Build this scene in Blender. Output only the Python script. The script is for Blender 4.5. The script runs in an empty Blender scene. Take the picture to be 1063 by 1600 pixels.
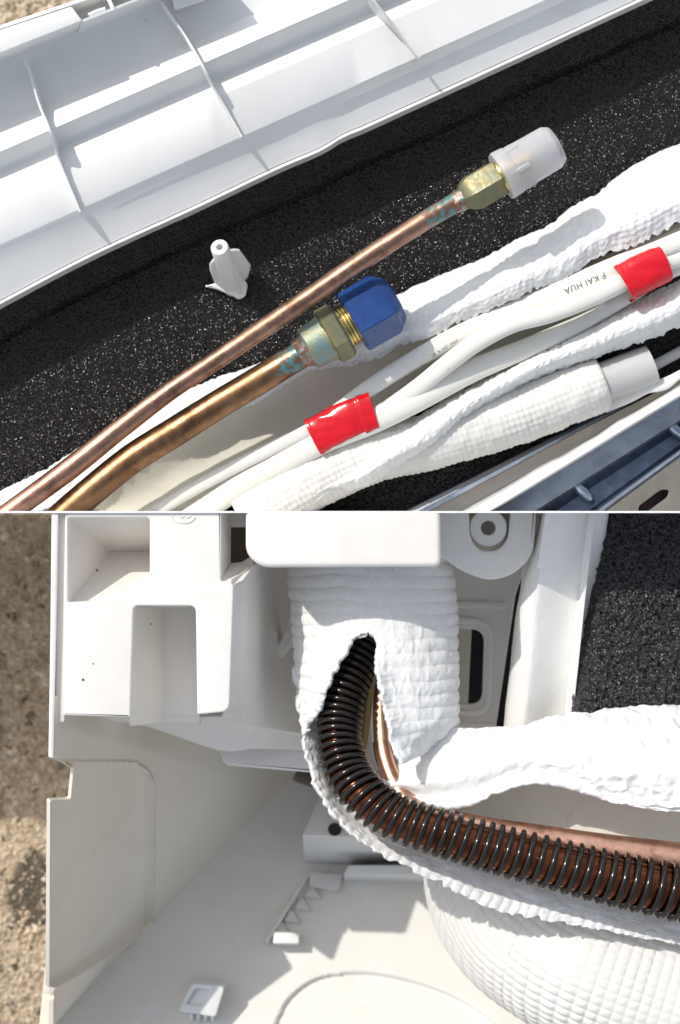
import bpy, bmesh, math, random
import numpy as np
from mathutils import Vector, Matrix
from mathutils.bvhtree import BVHTree
random.seed(7); np.random.seed(7)
SC = bpy.context.scene
COL = SC.collection
# ------------------------------------------------------------------ camera, sky, sun, exposure
S = 0.0002            # metres per photo pixel on the plane z = 0
D = 0.55              # camera height above that plane
cam = bpy.data.objects.new('camera', bpy.data.cameras.new('camera')); COL.objects.link(cam)
cam.location = (0, 0, D); cam.rotation_euler = (0, 0, 0)
cam.data.sensor_fit = 'VERTICAL'; cam.data.sensor_height = 24.0; cam.data.sensor_width = 24.0
cam.data.lens = 24.0 * D / (1600 * S)
cam.data.clip_start = 0.01; cam.data.clip_end = 100
cam.data.dof.use_dof = True; cam.data.dof.focus_distance = D + 0.008; cam.data.dof.aperture_fstop = 8
SC.camera = cam
LSUN = Vector((-0.497, 0.534, 0.684)).normalized()
EL = math.asin(LSUN.z); AZ = math.atan2(LSUN.x, LSUN.y)
world = bpy.data.worlds.new('World'); SC.world = world; world.use_nodes = True
wn = world.node_tree.nodes; wl = world.node_tree.links
sky = wn.new('ShaderNodeTexSky'); sky.sky_type = 'NISHITA'; sky.sun_disc = False
sky.sun_elevation = EL; sky.sun_rotation = AZ; sky.air_density = 1.0; sky.dust_density = 1.6; sky.ozone_density = 1.0
wn['Background'].inputs['Strength'].default_value = 0.15
hsv = wn.new('ShaderNodeHueSaturation'); hsv.inputs['Saturation'].default_value = .42      # camera white balance
wl.new(sky.outputs[0], hsv.inputs['Color']); wl.new(hsv.outputs[0], wn['Background'].inputs['Color'])
sl = bpy.data.lights.new('sun', 'SUN'); sl.energy = 2.45; sl.angle = math.radians(0.5); sl.color = (1.0, 0.958, 0.885)
sun = bpy.data.objects.new('sun', sl); COL.objects.link(sun)
sun.rotation_euler = (-LSUN).to_track_quat('-Z', 'Y').to_euler(); sun.location = LSUN * 3
SC.view_settings.view_transform = 'Standard'; SC.view_settings.look = 'None'
SC.view_settings.exposure = 0.31; SC.view_settings.gamma = 1.0
SC.cycles.max_bounces = 12; SC.cycles.diffuse_bounces = 9; SC.cycles.use_denoising = True

# ------------------------------------------------------------------ helpers
def P(px, py, z=0.0):
    k = S * (D - z) / D
    return Vector(((px - 531.5) * k, (800 - py) * k, z))
def PA(a):
    a = np.asarray(a, float); k = S * (D - a[..., 2]) / D
    return np.stack([(a[..., 0] - 531.5) * k, (800 - a[..., 1]) * k, a[..., 2]], -1)
def _h(ix, iy, s):
    n = (ix.astype(np.int64) * 374761393 + iy.astype(np.int64) * 668265263 + s * 974634777) & 0xffffffff
    n = ((n ^ (n >> 13)) * 1274126177) & 0xffffffff
    return ((n ^ (n >> 16)) & 0xffff) / 65535.0
def vn(x, y, s=0):
    x = np.asarray(x, float); y = np.asarray(y, float) + 0 * x
    ix = np.floor(x); iy = np.floor(y); fx = x - ix; fy = y - iy
    fx = fx * fx * (3 - 2 * fx); fy = fy * fy * (3 - 2 * fy)
    a = _h(ix, iy, s); b = _h(ix + 1, iy, s); c = _h(ix, iy + 1, s); d = _h(ix + 1, iy + 1, s)
    return (a * (1 - fx) + b * fx) * (1 - fy) + (c * (1 - fx) + d * fx) * fy * 1.0 - 0.5
def fbm(x, y, s=0, o=4):
    r = 0; a = 1.0
    for i in range(o):
        r = r + a * vn(np.asarray(x) * 2 ** i, np.asarray(y) * 2 ** i, s + i * 17); a *= 0.5
    return r
def catmull(pts, t):
    """pts (k, ..., 3) at index params, t array (n,) or (n, m) in [0, k-1]"""
    pts = np.asarray(pts, float); k = len(pts)
    if k == 2:
        tt = t[..., None]
        if pts.ndim == 3 and t.ndim == 2: return pts[0][None] * (1 - tt) + pts[1][None] * tt
        return pts[0] * (1 - tt) + pts[1] * tt
    ext = np.concatenate([[2 * pts[0] - pts[1]], pts, [2 * pts[-1] - pts[-2]]], 0)
    i = np.clip(np.floor(t).astype(int), 0, k - 2); f = (t - i)[..., None]
    if pts.ndim == 3:
        m = np.arange(pts.shape[1])[None, :]
        p0, p1, p2, p3 = ext[i, m], ext[i + 1, m], ext[i + 2, m], ext[i + 3, m]
    else:
        p0, p1, p2, p3 = ext[i], ext[i + 1], ext[i + 2], ext[i + 3]
    return 0.5 * ((2 * p1) + (-p0 + p2) * f + (2 * p0 - 5 * p1 + 4 * p2 - p3) * f * f + (-p0 + 3 * p1 - 3 * p2 + p3) * f ** 3)
def resample(pts, n):
    pts = np.asarray(pts, float)
    tt = np.linspace(0, len(pts) - 1, max(60, len(pts) * 24))
    c = catmull(pts, tt) if len(pts) > 2 else pts[0] + (pts[1] - pts[0]) * (tt[:, None] / 1.0)
    s = np.concatenate([[0], np.cumsum(np.linalg.norm(np.diff(c[:, :3], axis=0), axis=1))])
    q = np.linspace(0, s[-1], n)
    return np.stack([np.interp(q, s, c[:, j]) for j in range(c.shape[1])], -1)
CUTS = {'top': 0.00031, 'bot': -0.00031}
def mesh_obj(name, verts, faces, m, parent=None, side=None, smooth=True, sharp=None, attr=None):
    me = bpy.data.meshes.new(name)
    me.from_pydata([tuple(v) for v in verts], [], [tuple(int(i) for i in f) for f in faces])
    if attr is not None:
        a = me.attributes.new('mask', 'FLOAT', 'POINT'); a.data.foreach_set('value', np.asarray(attr, dtype=np.float32))
    return finish(name, me, m, parent, side, smooth, sharp)
def finish(name, me, m, parent=None, side=None, smooth=True, sharp=None, recalc=False):
    if side or recalc:
        bm = bmesh.new(); bm.from_mesh(me)
        if side:
            s = 1 if side == 'top' else -1
            bmesh.ops.bisect_plane(bm, geom=bm.verts[:] + bm.edges[:] + bm.faces[:], dist=1e-7,
                                   plane_co=(0, CUTS[side], 0), plane_no=(0, -s, 0), clear_outer=True)
        if recalc: bmesh.ops.recalc_face_normals(bm, faces=bm.faces)
        bm.to_mesh(me); bm.free()
    me.validate()
    if smooth:
        me.polygons.foreach_set('use_smooth', [True] * len(me.polygons))
        if sharp: me.set_sharp_from_angle(angle=math.radians(sharp))
    me.materials.append(m)
    o = bpy.data.objects.new(name, me); COL.objects.link(o)
    if parent:
        o.parent = parent
        o.matrix_parent_inverse = parent.matrix_world.inverted()
    return o
def tag(o, label=None, cat=None, group=None, kind=None):
    for k, v in (('label', label), ('category', cat), ('group', group), ('kind', kind)):
        if v: o[k] = v
    return o
def thing(name, label, cat, loc, group=None):
    o = bpy.data.objects.new(name, None); COL.objects.link(o)
    o.empty_display_size = 0.01; o.location = loc
    o.matrix_world = Matrix.Translation(loc)
    return tag(o, label, cat, group)
def gridfaces(nv, nu, off=0, closed_u=False, flip=False):
    f = []
    mu = nu if closed_u else nu - 1
    for j in range(nv - 1):
        for i in range(mu):
            a = off + j * nu + i; b = off + j * nu + (i + 1) % nu; c = off + (j + 1) * nu + (i + 1) % nu; d = off + (j + 1) * nu + i
            f.append((a, d, c, b) if flip else (a, b, c, d))
    return f
def gnormals(G):
    du = np.gradient(G, axis=1); dv = np.gradient(G, axis=0)
    n = np.cross(du, dv); l = np.linalg.norm(n, axis=-1, keepdims=True); n = n / np.maximum(l, 1e-12)
    n[n[..., 2].mean() < 0] *= 1
    if n[..., 2].mean() < 0: n = -n
    return n
def sheet(name, rows, nu, nv, m, parent=None, side=None, disp=None, thick=0.002, rag0=0, rag1=0, ragf=300, raise_px=True, sharp=None, rag_s=3):
    """rows: list of pixel polylines (px, py, z); smooth surface through them, with thickness"""
    R = np.stack([PA(resample(r, nu)) for r in rows], 0)
    k = len(rows)
    u = np.linspace(0, 1, nu)[None, :].repeat(nv, 0); v = np.linspace(0, 1, nv)[:, None].repeat(nu, 1)
    L = np.linalg.norm(np.diff(R.mean(0), axis=0), axis=1).sum()
    W = np.linalg.norm(np.diff(R.mean(1), axis=0), axis=1).sum()
    e0 = rag0 * (fbm(u[0] * L * ragf, 0 * u[0] + 3.3, rag_s, 4) + 0.5 * vn(u[0] * L * ragf * 4, 0 * u[0], rag_s + 9)) if rag0 else 0
    e1 = rag1 * (fbm(u[0] * L * ragf, 0 * u[0] + 7.7, rag_s + 2, 4) + 0.5 * vn(u[0] * L * ragf * 4, 0 * u[0], rag_s + 8)) if rag1 else 0
    lo = np.clip(0 + np.abs(e0) if rag0 else 0 * u[0], 0, .45); hi = 1 - np.clip(np.abs(e1) if rag1 else 0 * u[0], 0, .45)
    vv = lo[None] + v * (hi - lo)[None]
    G = catmull(R, vv * (k - 1))
    n = gnormals(G)
    F = G.copy()
    if disp is not None:
        d = disp(u * L, vv * W, u, vv)
        F = G + n * d[..., None]
    B = G - n * thick
    N = nv * nu
    verts = np.concatenate([F.reshape(-1, 3), B.reshape(-1, 3)], 0)
    du = np.gradient(G, axis=1); dv = np.gradient(G, axis=0)
    up = np.cross(du, dv)[..., 2].mean() > 0
    f = gridfaces(nv, nu, 0, flip=not up) + gridfaces(nv, nu, N, flip=up)
    ring = [i for i in range(nu)] + [j * nu + nu - 1 for j in range(1, nv)] + [(nv - 1) * nu + i for i in range(nu - 2, -1, -1)] + [j * nu for j in range(nv - 2, 0, -1)]
    for a, b in zip(ring, ring[1:] + ring[:1]):
        f.append((a, a + N, b + N, b) if up else (b, b + N, a + N, a))
    return mesh_obj(name, verts, f, m, parent, side, True, sharp)
def frames(c):
    t = np.gradient(c, axis=0); t /= np.linalg.norm(t, axis=1, keepdims=True)
    up = np.zeros_like(c); z = np.array([0, 0, 1.0])
    lat = np.cross(t, z); bad = np.linalg.norm(lat, axis=1) < 1e-3; lat[bad] = [1, 0, 0]
    lat /= np.linalg.norm(lat, axis=1, keepdims=True)
    nr = np.cross(lat, t)
    return t, lat, nr      # lat = right of travel, nr = towards the viewer
def tube(name, pts, rad, m, parent=None, side=None, n=120, seg=28, disp=None, flat=1.0, caps=True, power=2.0, mask=None, sharp=None, ret=False):
    """pts in pixels; rad in pixels (number or per-point list), flat = height / width"""
    pts = np.asarray(pts, float)
    r = np.full(len(pts), rad, float) if np.isscalar(rad) else np.asarray(rad, float)
    q = resample(np.concatenate([PA(pts), r[:, None]], 1), n)
    c = q[:, :3]; r = q[:, 3] * S
    t, lat, nr = frames(c)
    th = np.linspace(0, 2 * math.pi, seg, endpoint=False)
    ct, st = np.cos(th), np.sin(th)
    k = (np.abs(ct) ** power + np.abs(st) ** power) ** (-1 / power)
    s = np.concatenate([[0], np.cumsum(np.linalg.norm(np.diff(c, axis=0), axis=1))])
    d = disp(s[:, None] + 0 * th[None], th[None] + 0 * s[:, None]) if disp is not None else np.zeros((n, seg))
    rr = r[:, None] * k[None] + d
    V = c[:, None] + lat[:, None] * (rr * ct[None])[..., None] + nr[:, None] * (rr * st[None] * flat)[..., None]
    verts = V.reshape(-1, 3); f = gridfaces(n, seg, 0, closed_u=True, flip=True)
    at = (mask(s / s[-1])[:, None] + 0 * th[None]).reshape(-1) if mask is not None else None
    if caps:
        verts = np.concatenate([verts, [c[0], c[-1]]], 0)
        if at is not None: at = np.concatenate([at, [at[0], at[-1]]])
        a, b = n * seg, n * seg + 1
        for i in range(seg):
            f.append((a, i, (i + 1) % seg)); f.append((b, (n - 1) * seg + (i + 1) % seg, (n - 1) * seg + i))
    o = mesh_obj(name, verts, f, m, parent, side, True, sharp or 60, attr=at)
    fixn(o)
    return o
def fixn(o):
    bm = bmesh.new(); bm.from_mesh(o.data); bmesh.ops.recalc_face_normals(bm, faces=bm.faces); bm.to_mesh(o.data); bm.free()
def lathe(name, A, B, prof, m, parent=None, side=None, sides=48, phi=0.0, sharp=35, rfun=None):
    """A, B: world axis points; prof: list of (t along A->B in metres, r metres); prism if few sides"""
    A = Vector(A); B = Vector(B); ax = (B - A).normalized()
    lat = ax.cross(Vector((0, 0, 1))).normalized(); nr = lat.cross(ax)
    verts = []; faces = []
    for (t, r) in prof:
        for i in range(sides):
            a = phi + 2 * math.pi * i / sides
            rr = r if rfun is None else r * rfun(a, t)
            verts.append(A + ax * t + lat * (rr * math.sin(a)) + nr * (rr * math.cos(a)))
    n = len(prof)
    faces = gridfaces(n, sides, 0, closed_u=True)
    faces.append(tuple(range(sides - 1, -1, -1))); faces.append(tuple((n - 1) * sides + i for i in range(sides)))
    o = mesh_obj(name, verts, faces, m, parent, side, True, sharp); fixn(o)
    return o
def rounded(poly, r):
    """poly: list of (x, y[, radius]) pixels -> list with rounded corners"""
    out = []; n = len(poly)
    for i, p in enumerate(poly):
        rad = p[2] if len(p) > 2 else r
        a = np.array(poly[i - 1][:2], float); b = np.array(p[:2], float); c = np.array(poly[(i + 1) % n][:2], float)
        d1 = a - b; d2 = c - b; l1 = np.linalg.norm(d1); l2 = np.linalg.norm(d2)
        q = min(rad, 0.48 * l1, 0.48 * l2)
        if q < 0.3: out.append(tuple(b)); continue
        s = b + d1 / l1 * q; e = b + d2 / l2 * q
        for t in np.linspace(0, 1, 7):
            out.append(tuple((1 - t) ** 2 * s + 2 * t * (1 - t) * b + t * t * e))
    return out
def plate(name, outline, z, thick, m, parent=None, side=None, holes=(), r=4, bevel=0.0004, sharp=40, zf=None):
    """flat piece with rounded edges, its top face at z, cut out by holes; zf(x,y) optional height change"""
    cu = bpy.data.curves.new('t', 'CURVE'); cu.dimensions = '2D'; cu.fill_mode = 'BOTH'
    for poly in [outline] + list(holes):
        pl = rounded(poly, r)
        sp = cu.splines.new('POLY'); sp.points.add(len(pl) - 1); sp.use_cyclic_u = True
        for q, (x, y) in zip(sp.points, pl):
            w = P(x, y, z); q.co = (w.x, w.y, 0, 1)
    cu.extrude = max(thick / 2 - bevel, 1e-5); cu.bevel_depth = bevel; cu.bevel_resolution = 3; cu.offset = -bevel
    t = bpy.data.objects.new('t', cu); COL.objects.link(t)
    bpy.context.view_layer.update()
    me = bpy.data.meshes.new_from_object(t.evaluated_get(bpy.context.evaluated_depsgraph_get()))
    bpy.data.objects.remove(t); bpy.data.curves.remove(cu)
    me.materials.clear(); me.name = name
    for v in me.vertices: v.co.z += z - thick / 2
    bm = bmesh.new(); bm.from_mesh(me); bmesh.ops.remove_doubles(bm, verts=bm.verts, dist=1e-6)
    if zf:
        for v in bm.verts: v.co.z += zf(v.co.x, v.co.y)
    bm.to_mesh(me); bm.free()
    return finish(name, me, m, parent, side, True, sharp, recalc=True)
def poly(name, pts, faces, m, parent=None, side=None, thick=0, smooth=False):
    """pts (px, py, z)"""
    o = mesh_obj(name, [P(*p) for p in pts], faces, m, parent, side, smooth, 30)
    return o
def solid(name, top, bottom, m, parent=None, side=None, bevel=0.0003):
    """closed block between two pixel polygons (px, py, z) with the same count; edges bevelled"""
    n = len(top); v = [P(*p) for p in top] + [P(*p) for p in bottom]
    f = [tuple(range(n)), tuple(range(2 * n - 1, n - 1, -1))] + [(i, i + n, (i + 1) % n + n, (i + 1) % n) for i in range(n)]
    bm = bmesh.new(); vs = [bm.verts.new(x) for x in v]
    for q in f: bm.faces.new([vs[i] for i in q])
    bmesh.ops.recalc_face_normals(bm, faces=bm.faces)
    if bevel: bmesh.ops.bevel(bm, geom=bm.edges[:], offset=bevel, segments=2, affect='EDGES', profile=.5)
    me = bpy.data.meshes.new(name); bm.to_mesh(me); bm.free()
    return finish(name, me, m, parent, side, True, 40)
def prism(name, lines, m, parent=None, side=None, nu=60, base=0.004, wav=None, sharp=35):
    """long extrusion through straight or bent pixel polylines with sharp steps between them (linear across)"""
    R = np.stack([PA(resample(l, nu)) for l in lines], 0)
    Bt = R[[-1, 0]].copy(); Bt[..., 2] = min(R[..., 2].min(), R[..., 2].min()) - base
    A = np.concatenate([R, Bt], 0); k = len(A)
    verts = A.reshape(-1, 3); f = []
    for j in range(k):
        for i in range(nu - 1):
            a = j * nu + i; b = ((j + 1) % k) * nu + i
            f.append((a, b, b + 1, a + 1))
    f.append(tuple(j * nu for j in range(k))); f.append(tuple(j * nu + nu - 1 for j in range(k - 1, -1, -1)))
    o = mesh_obj(name, verts, f, m, parent, side, True, sharp); fixn(o)
    return o

# ------------------------------------------------------------------ materials
def newmat(name):
    m = bpy.data.materials.new(name); m.use_nodes = True
    nt = m.node_tree
    return m, nt, nt.nodes['Principled BSDF']
def N(nt, t, **kw):
    n = nt.nodes.new(t)
    for k, v in kw.items():
        if k in n.inputs: n.inputs[k].default_value = v
        else: setattr(n, k, v)
    return n
def coord(nt): 
    g = nt.nodes.new('ShaderNodeNewGeometry'); return g.outputs['Position']
def noise(nt, scale, detail=4, rough=.55):
    n = N(nt, 'ShaderNodeTexNoise', Scale=scale, Detail=detail, Roughness=rough)
    nt.links.new(coord(nt), n.inputs['Vector']); return n.outputs['Fac']
def ramp(nt, fac, stops):
    r = nt.nodes.new('ShaderNodeValToRGB'); cr = r.color_ramp
    while len(cr.elements) < len(stops): cr.elements.new(.5)
    for e, (p, c) in zip(cr.elements, stops): e.position = p; e.color = (*c, 1)
    nt.links.new(fac, r.inputs[0]); return r.outputs[0]
def bump(nt, b, h, strength=.3, dist=.0005, prev=None):
    n = N(nt, 'ShaderNodeBump', Strength=strength, Distance=dist); nt.links.new(h, n.inputs['Height'])
    if prev: nt.links.new(prev, n.inputs['Normal'])
    nt.links.new(n.outputs[0], b.inputs['Normal']); return n.outputs[0]
def simple(name, c, rough=.5, metal=0, c2=None, scale=200, bs=0, bscale=1500, bdist=.0003, rv=0, sss=0, spec=.5, coat=0, lo=.35, hi=.65):
    m, nt, b = newmat(name)
    b.inputs['Base Color'].default_value = (*c, 1); b.inputs['Roughness'].default_value = rough
    b.inputs['Metallic'].default_value = metal; b.inputs['Specular IOR Level'].default_value = spec
    b.inputs['Coat Weight'].default_value = coat; b.inputs['Coat Roughness'].default_value = .15
    if c2: nt.links.new(ramp(nt, noise(nt, scale, 6, .6), [(lo, c), (hi, c2)]), b.inputs['Base Color'])
    if rv: nt.links.new(ramp(nt, noise(nt, scale * 2.3, 5), [(.3, (rough - rv,) * 3), (.7, (rough + rv,) * 3)]), b.inputs['Roughness'])
    if bs: bump(nt, b, noise(nt, bscale, 5, .6), bs, bdist)
    if sss:
        b.inputs['Subsurface Weight'].default_value = sss; b.inputs['Subsurface Radius'].default_value = (.003, .0025, .002); b.inputs['Subsurface Scale'].default_value = 1
    return m
M = {}
M['plastic'] = simple('white_plastic', (.80, .80, .785), .38, c2=(.77, .77, .75), scale=60, bs=.05, bscale=2600, bdist=.0001, rv=.05)
M['plastic2'] = simple('housing_plastic', (.795, .77, .73), .42, c2=(.77, .745, .70), scale=50, bs=.06, bscale=2200, bdist=.0001, rv=.05)
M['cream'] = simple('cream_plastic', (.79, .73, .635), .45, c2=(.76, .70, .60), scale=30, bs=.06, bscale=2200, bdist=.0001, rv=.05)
M['plastic3'] = simple('grey_white_plastic', (.66, .66, .64), .45, c2=(.62, .62, .60), scale=60, bs=.05, bscale=2200, bdist=.0001)
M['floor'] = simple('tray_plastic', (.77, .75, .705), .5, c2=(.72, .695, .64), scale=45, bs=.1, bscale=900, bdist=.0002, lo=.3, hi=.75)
M['foam'] = simple('white_foam', (.76, .76, .745), .62, c2=(.80, .80, .79), scale=300, bs=.35, bscale=3000, bdist=.0002, sss=.25, spec=.35)
M['foam_c'] = simple('cream_foam', (.80, .77, .68), .7, c2=(.74, .70, .58), scale=70, bs=.3, bscale=1200, bdist=.0003, sss=.2, spec=.25, lo=.3, hi=.8)
M['foam_d'] = simple('quilted_foam', (.69, .68, .64), .5, c2=(.73, .72, .69), scale=120, bs=.15, bscale=2500, bdist=.0002, sss=.25, spec=.4)
M['cable'] = simple('cable_sheath', (.80, .79, .74), .36, c2=(.76, .745, .68), scale=90, bs=.04, bscale=1500, bdist=.0002, rv=.06)
M['tape'] = simple('red_tape', (.68, .008, .02), .2, c2=(.60, .006, .016), scale=150, bs=.12, bscale=350, bdist=.0004, rv=.06)
M['ink'] = simple('ink', (.06, .06, .065), .6)
M['brass'] = simple('yellow_brass', (.72, .55, .18), .28, 1, c2=(.62, .50, .22), scale=400, bs=.1, bscale=1500, rv=.08)
M['oldbrass'] = simple('tarnished_brass', (.25, .21, .10), .5, .65, c2=(.17, .185, .13), scale=300, bs=.25, bscale=1800, bdist=.0002, rv=.1)
M['verdi'] = simple('verdigris_brass', (.30, .31, .21), .52, .55, c2=(.21, .31, .31), scale=260, bs=.5, bscale=1300, bdist=.0003, lo=.42, hi=.6)
M['solder'] = simple('solder_joint', (.26, .13, .09), .45, .7, c2=(.28, .36, .33), scale=420, bs=.6, bscale=900, bdist=.0004, lo=.45, hi=.62)
M['blue'] = simple('blue_plastic', (.015, .05, .19), .3, c2=(.018, .065, .235), scale=220, bs=.06, bscale=1200, rv=.08)
M['black_wire'] = simple('black_coated_wire', (.010, .0075, .0065), .15, c2=(.016, .011, .009), scale=500, spec=.45, coat=.0)
M['shade_black'] = simple('black_void', (.01, .01, .011), .7)  # black for the shade deep in gaps and the screw hole
M['tan'] = simple('tan_strip', (.36, .28, .11), .6, c2=(.30, .23, .09), scale=200)
M['brown'] = simple('gap_shade_brown', (.10, .08, .06), .6, c2=(.08, .06, .045), scale=100)  # dark brown with the shade of the gaps put into it
M['eps'] = simple('eps_foam', (.88, .875, .85), .5, c2=(.85, .845, .82), scale=120)
M['galv'] = simple('galvanised_steel', (.38, .44, .55), .33, .9, c2=(.27, .32, .42), scale=160, bs=.12, bscale=700, rv=.1)  # blue tint puts the reflected sky into the base colour
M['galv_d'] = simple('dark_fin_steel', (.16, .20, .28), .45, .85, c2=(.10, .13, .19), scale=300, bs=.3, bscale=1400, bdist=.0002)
M['zinc'] = simple('grey_zinc_sheet', (.20, .19, .17), .55, .4, c2=(.17, .16, .145), scale=500, bs=.2, bscale=2500, bdist=.0001)
M['stub'] = simple('milky_tube', (.56, .56, .55), .35, c2=(.52, .52, .51), scale=80, sss=.4)
M['maroon'] = simple('maroon_hole', (.035, .006, .012), .6)
M['steel'] = simple('grey_steel_edge', (.30, .32, .37), .4, .8, c2=(.24, .26, .3), scale=200, rv=.08)
M['dirt'] = simple('speck', (.12, .09, .06), .8)
# bead structure on the expanded polystyrene
m = M['eps']; nt = m.node_tree; b = nt.nodes['Principled BSDF']
v = N(nt, 'ShaderNodeTexVoronoi', Scale=420.0, feature='DISTANCE_TO_EDGE'); nt.links.new(coord(nt), v.inputs['Vector'])
bump(nt, b, ramp(nt, v.outputs['Distance'], [(0, (0,) * 3), (.12, (1,) * 3)]), .12, .0003)
b.inputs['Subsurface Weight'].default_value = .2; b.inputs['Subsurface Radius'].default_value = (.003,) * 3; b.inputs['Subsurface Scale'].default_value = 1
# copper: a clean coppery metal that dulls to brown and green where the mask says so
def copper(name, c1, c2, dull, rough, patina=(.12, .28, .28)):
    m, nt, b = newmat(name)
    b.inputs['Metallic'].default_value = 1
    base = ramp(nt, noise(nt, 160, 6, .65), [(.3, c1), (.7, c2)])
    at = N(nt, 'ShaderNodeAttribute', attribute_name='mask')
    n1 = noise(nt, 260, 5, .65)
    ad = N(nt, 'ShaderNodeMath', operation='MULTIPLY_ADD'); nt.links.new(n1, ad.inputs[0]); ad.inputs[1].default_value = 1.1; nt.links.new(at.outputs['Fac'], ad.inputs[2])
    fac = ramp(nt, ad.outputs[0], [(.86, (0,) * 3), (1.04, (1,) * 3)])
    mx = N(nt, 'ShaderNodeMix', data_type='RGBA'); nt.links.new(fac, mx.inputs[0]); nt.links.new(base, mx.inputs[6])
    pat = ramp(nt, noise(nt, 420, 4), [(.42, dull), (.58, patina)]); nt.links.new(pat, mx.inputs[7])
    nt.links.new(mx.outputs[2], b.inputs['Base Color'])
    nt.links.new(ramp(nt, noise(nt, 500, 5), [(.3, (rough - .06,) * 3), (.7, (rough + .1,) * 3)]), b.inputs['Roughness'])
    hv = N(nt, 'ShaderNodeMix', data_type='RGBA', blend_type='MULTIPLY'); hv.inputs[0].default_value = 1
    nt.links.new(mx.outputs[2], hv.inputs[6])
    nt.links.new(ramp(nt, noise(nt, 75, 8, .75), [(.36, (.50, .46, .44)), (.5, (.92, .90, .9)), (.7, (1, 1, 1))]), hv.inputs[7]); nt.links.new(hv.outputs[2], b.inputs['Base Color'])
    iv = N(nt, 'ShaderNodeMath', operation='MULTIPLY_ADD'); nt.links.new(fac, iv.inputs[0]); iv.inputs[1].default_value = -.55; iv.inputs[2].default_value = 1.0
    nt.links.new(iv.outputs[0], b.inputs['Metallic'])
    bump(nt, b, noise(nt, 420, 7, .7), .2, .0004)
    return m
M['copper1'] = copper('dull_copper', (.47, .285, .21), (.33, .19, .135), (.20, .10, .065), .36)
M['copper2'] = copper('brown_copper', (.38, .215, .11), (.22, .125, .07), (.19, .10, .06), .34)
M['copper3'] = copper('coil_copper', (.24, .085, .04), (.12, .042, .022), (.3, .14, .09), .17)
M['copper4'] = copper('bright_copper', (.84, .50, .36), (.74, .42, .30), (.4, .2, .14), .38)
# black closed sheet foam: fine cells, each a tiny facet of its own that can catch the sun
def blackfoam(name, base, cell, k, rough, bs, open_cell=False, spec=.25):
    m, nt, b = newmat(name); b.inputs['Specular IOR Level'].default_value = spec
    b.inputs['Base Color'].default_value = (*base, 1); b.inputs['Roughness'].default_value = rough
    vo = N(nt, 'ShaderNodeTexVoronoi', Scale=cell); nt.links.new(coord(nt), vo.inputs['Vector'])
    s = N(nt, 'ShaderNodeVectorMath', operation='SUBTRACT'); nt.links.new(vo.outputs['Color'], s.inputs[0]); s.inputs[1].default_value = (.5, .5, .5)
    sc = N(nt, 'ShaderNodeVectorMath', operation='SCALE'); nt.links.new(s.outputs[0], sc.inputs[0]); sc.inputs['Scale'].default_value = k
    g = nt.nodes.new('ShaderNodeNewGeometry')
    ad = N(nt, 'ShaderNodeVectorMath', operation='ADD'); nt.links.new(sc.outputs[0], ad.inputs[0]); nt.links.new(g.outputs['Normal'], ad.inputs[1])
    nm = N(nt, 'ShaderNodeVectorMath', operation='NORMALIZE'); nt.links.new(ad.outputs[0], nm.inputs[0])
    h = vo.outputs['Distance']
    if open_cell:
        v2 = N(nt, 'ShaderNodeTexVoronoi', Scale=cell * .55, feature='DISTANCE_TO_EDGE'); nt.links.new(coord(nt), v2.inputs['Vector']); h = v2.outputs['Distance']
        inv = N(nt, 'ShaderNodeMath', operation='MULTIPLY'); nt.links.new(h, inv.inputs[0]); inv.inputs[1].default_value = -1; h = inv.outputs[0]
    bump(nt, b, h, bs, .0004, nm.outputs[0])
    return m
M['bfoam'] = blackfoam('black_sheet_foam', (.0125, .0105, .0098), 2700, 1.5, .17, .22, spec=.3)
M['sponge'] = blackfoam('black_sponge', (.026, .025, .026), 1500, 1.2, .3, 1.0, True, spec=.5)
# frosted translucent cap
m, nt, b = newmat('frosted_cap'); M['clear'] = m
b.inputs['Base Color'].default_value = (.88, .88, .90, 1); b.inputs['Roughness'].default_value = .42; b.inputs['IOR'].default_value = 1.3
b.inputs['Transmission Weight'].default_value = .68; b.inputs['Subsurface Weight'].default_value = .15
b.inputs['Subsurface Radius'].default_value = (.004,) * 3; b.inputs['Subsurface Scale'].default_value = 1
# ground: grit
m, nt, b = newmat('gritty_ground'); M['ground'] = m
b.inputs['Roughness'].default_value = .9
base = ramp(nt, noise(nt, 140, 8, .75), [(.25, (.22, .165, .11)), (.5, (.50, .38, .25)), (.75, (.66, .54, .39))])
vo = N(nt, 'ShaderNodeTexVoronoi', Scale=520.0); nt.links.new(coord(nt), vo.inputs['Vector'])
peb = ramp(nt, vo.outputs['Color'], [(0, (.10, .095, .09)), (.45, (.46, .37, .26)), (1, (.72, .63, .5))])
mx = N(nt, 'ShaderNodeMix', data_type='RGBA'); mx.inputs[0].default_value = .5; nt.links.new(base, mx.inputs[6]); nt.links.new(peb, mx.inputs[7])
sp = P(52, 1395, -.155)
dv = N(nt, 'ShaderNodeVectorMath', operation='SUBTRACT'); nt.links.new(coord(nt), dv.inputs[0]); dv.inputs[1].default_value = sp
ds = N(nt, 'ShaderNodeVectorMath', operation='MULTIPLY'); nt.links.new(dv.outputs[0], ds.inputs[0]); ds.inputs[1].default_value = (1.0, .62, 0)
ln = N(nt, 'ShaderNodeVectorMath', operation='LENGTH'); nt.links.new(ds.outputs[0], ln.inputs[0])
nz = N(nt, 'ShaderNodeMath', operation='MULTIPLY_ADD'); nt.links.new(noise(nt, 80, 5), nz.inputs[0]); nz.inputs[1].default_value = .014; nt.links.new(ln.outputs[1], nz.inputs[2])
st = N(nt, 'ShaderNodeMapRange', **{'From Min': .0155, 'From Max': .018, 'To Min': .82, 'To Max': 0.0}); nt.links.new(nz.outputs[0], st.inputs['Value'])
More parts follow.
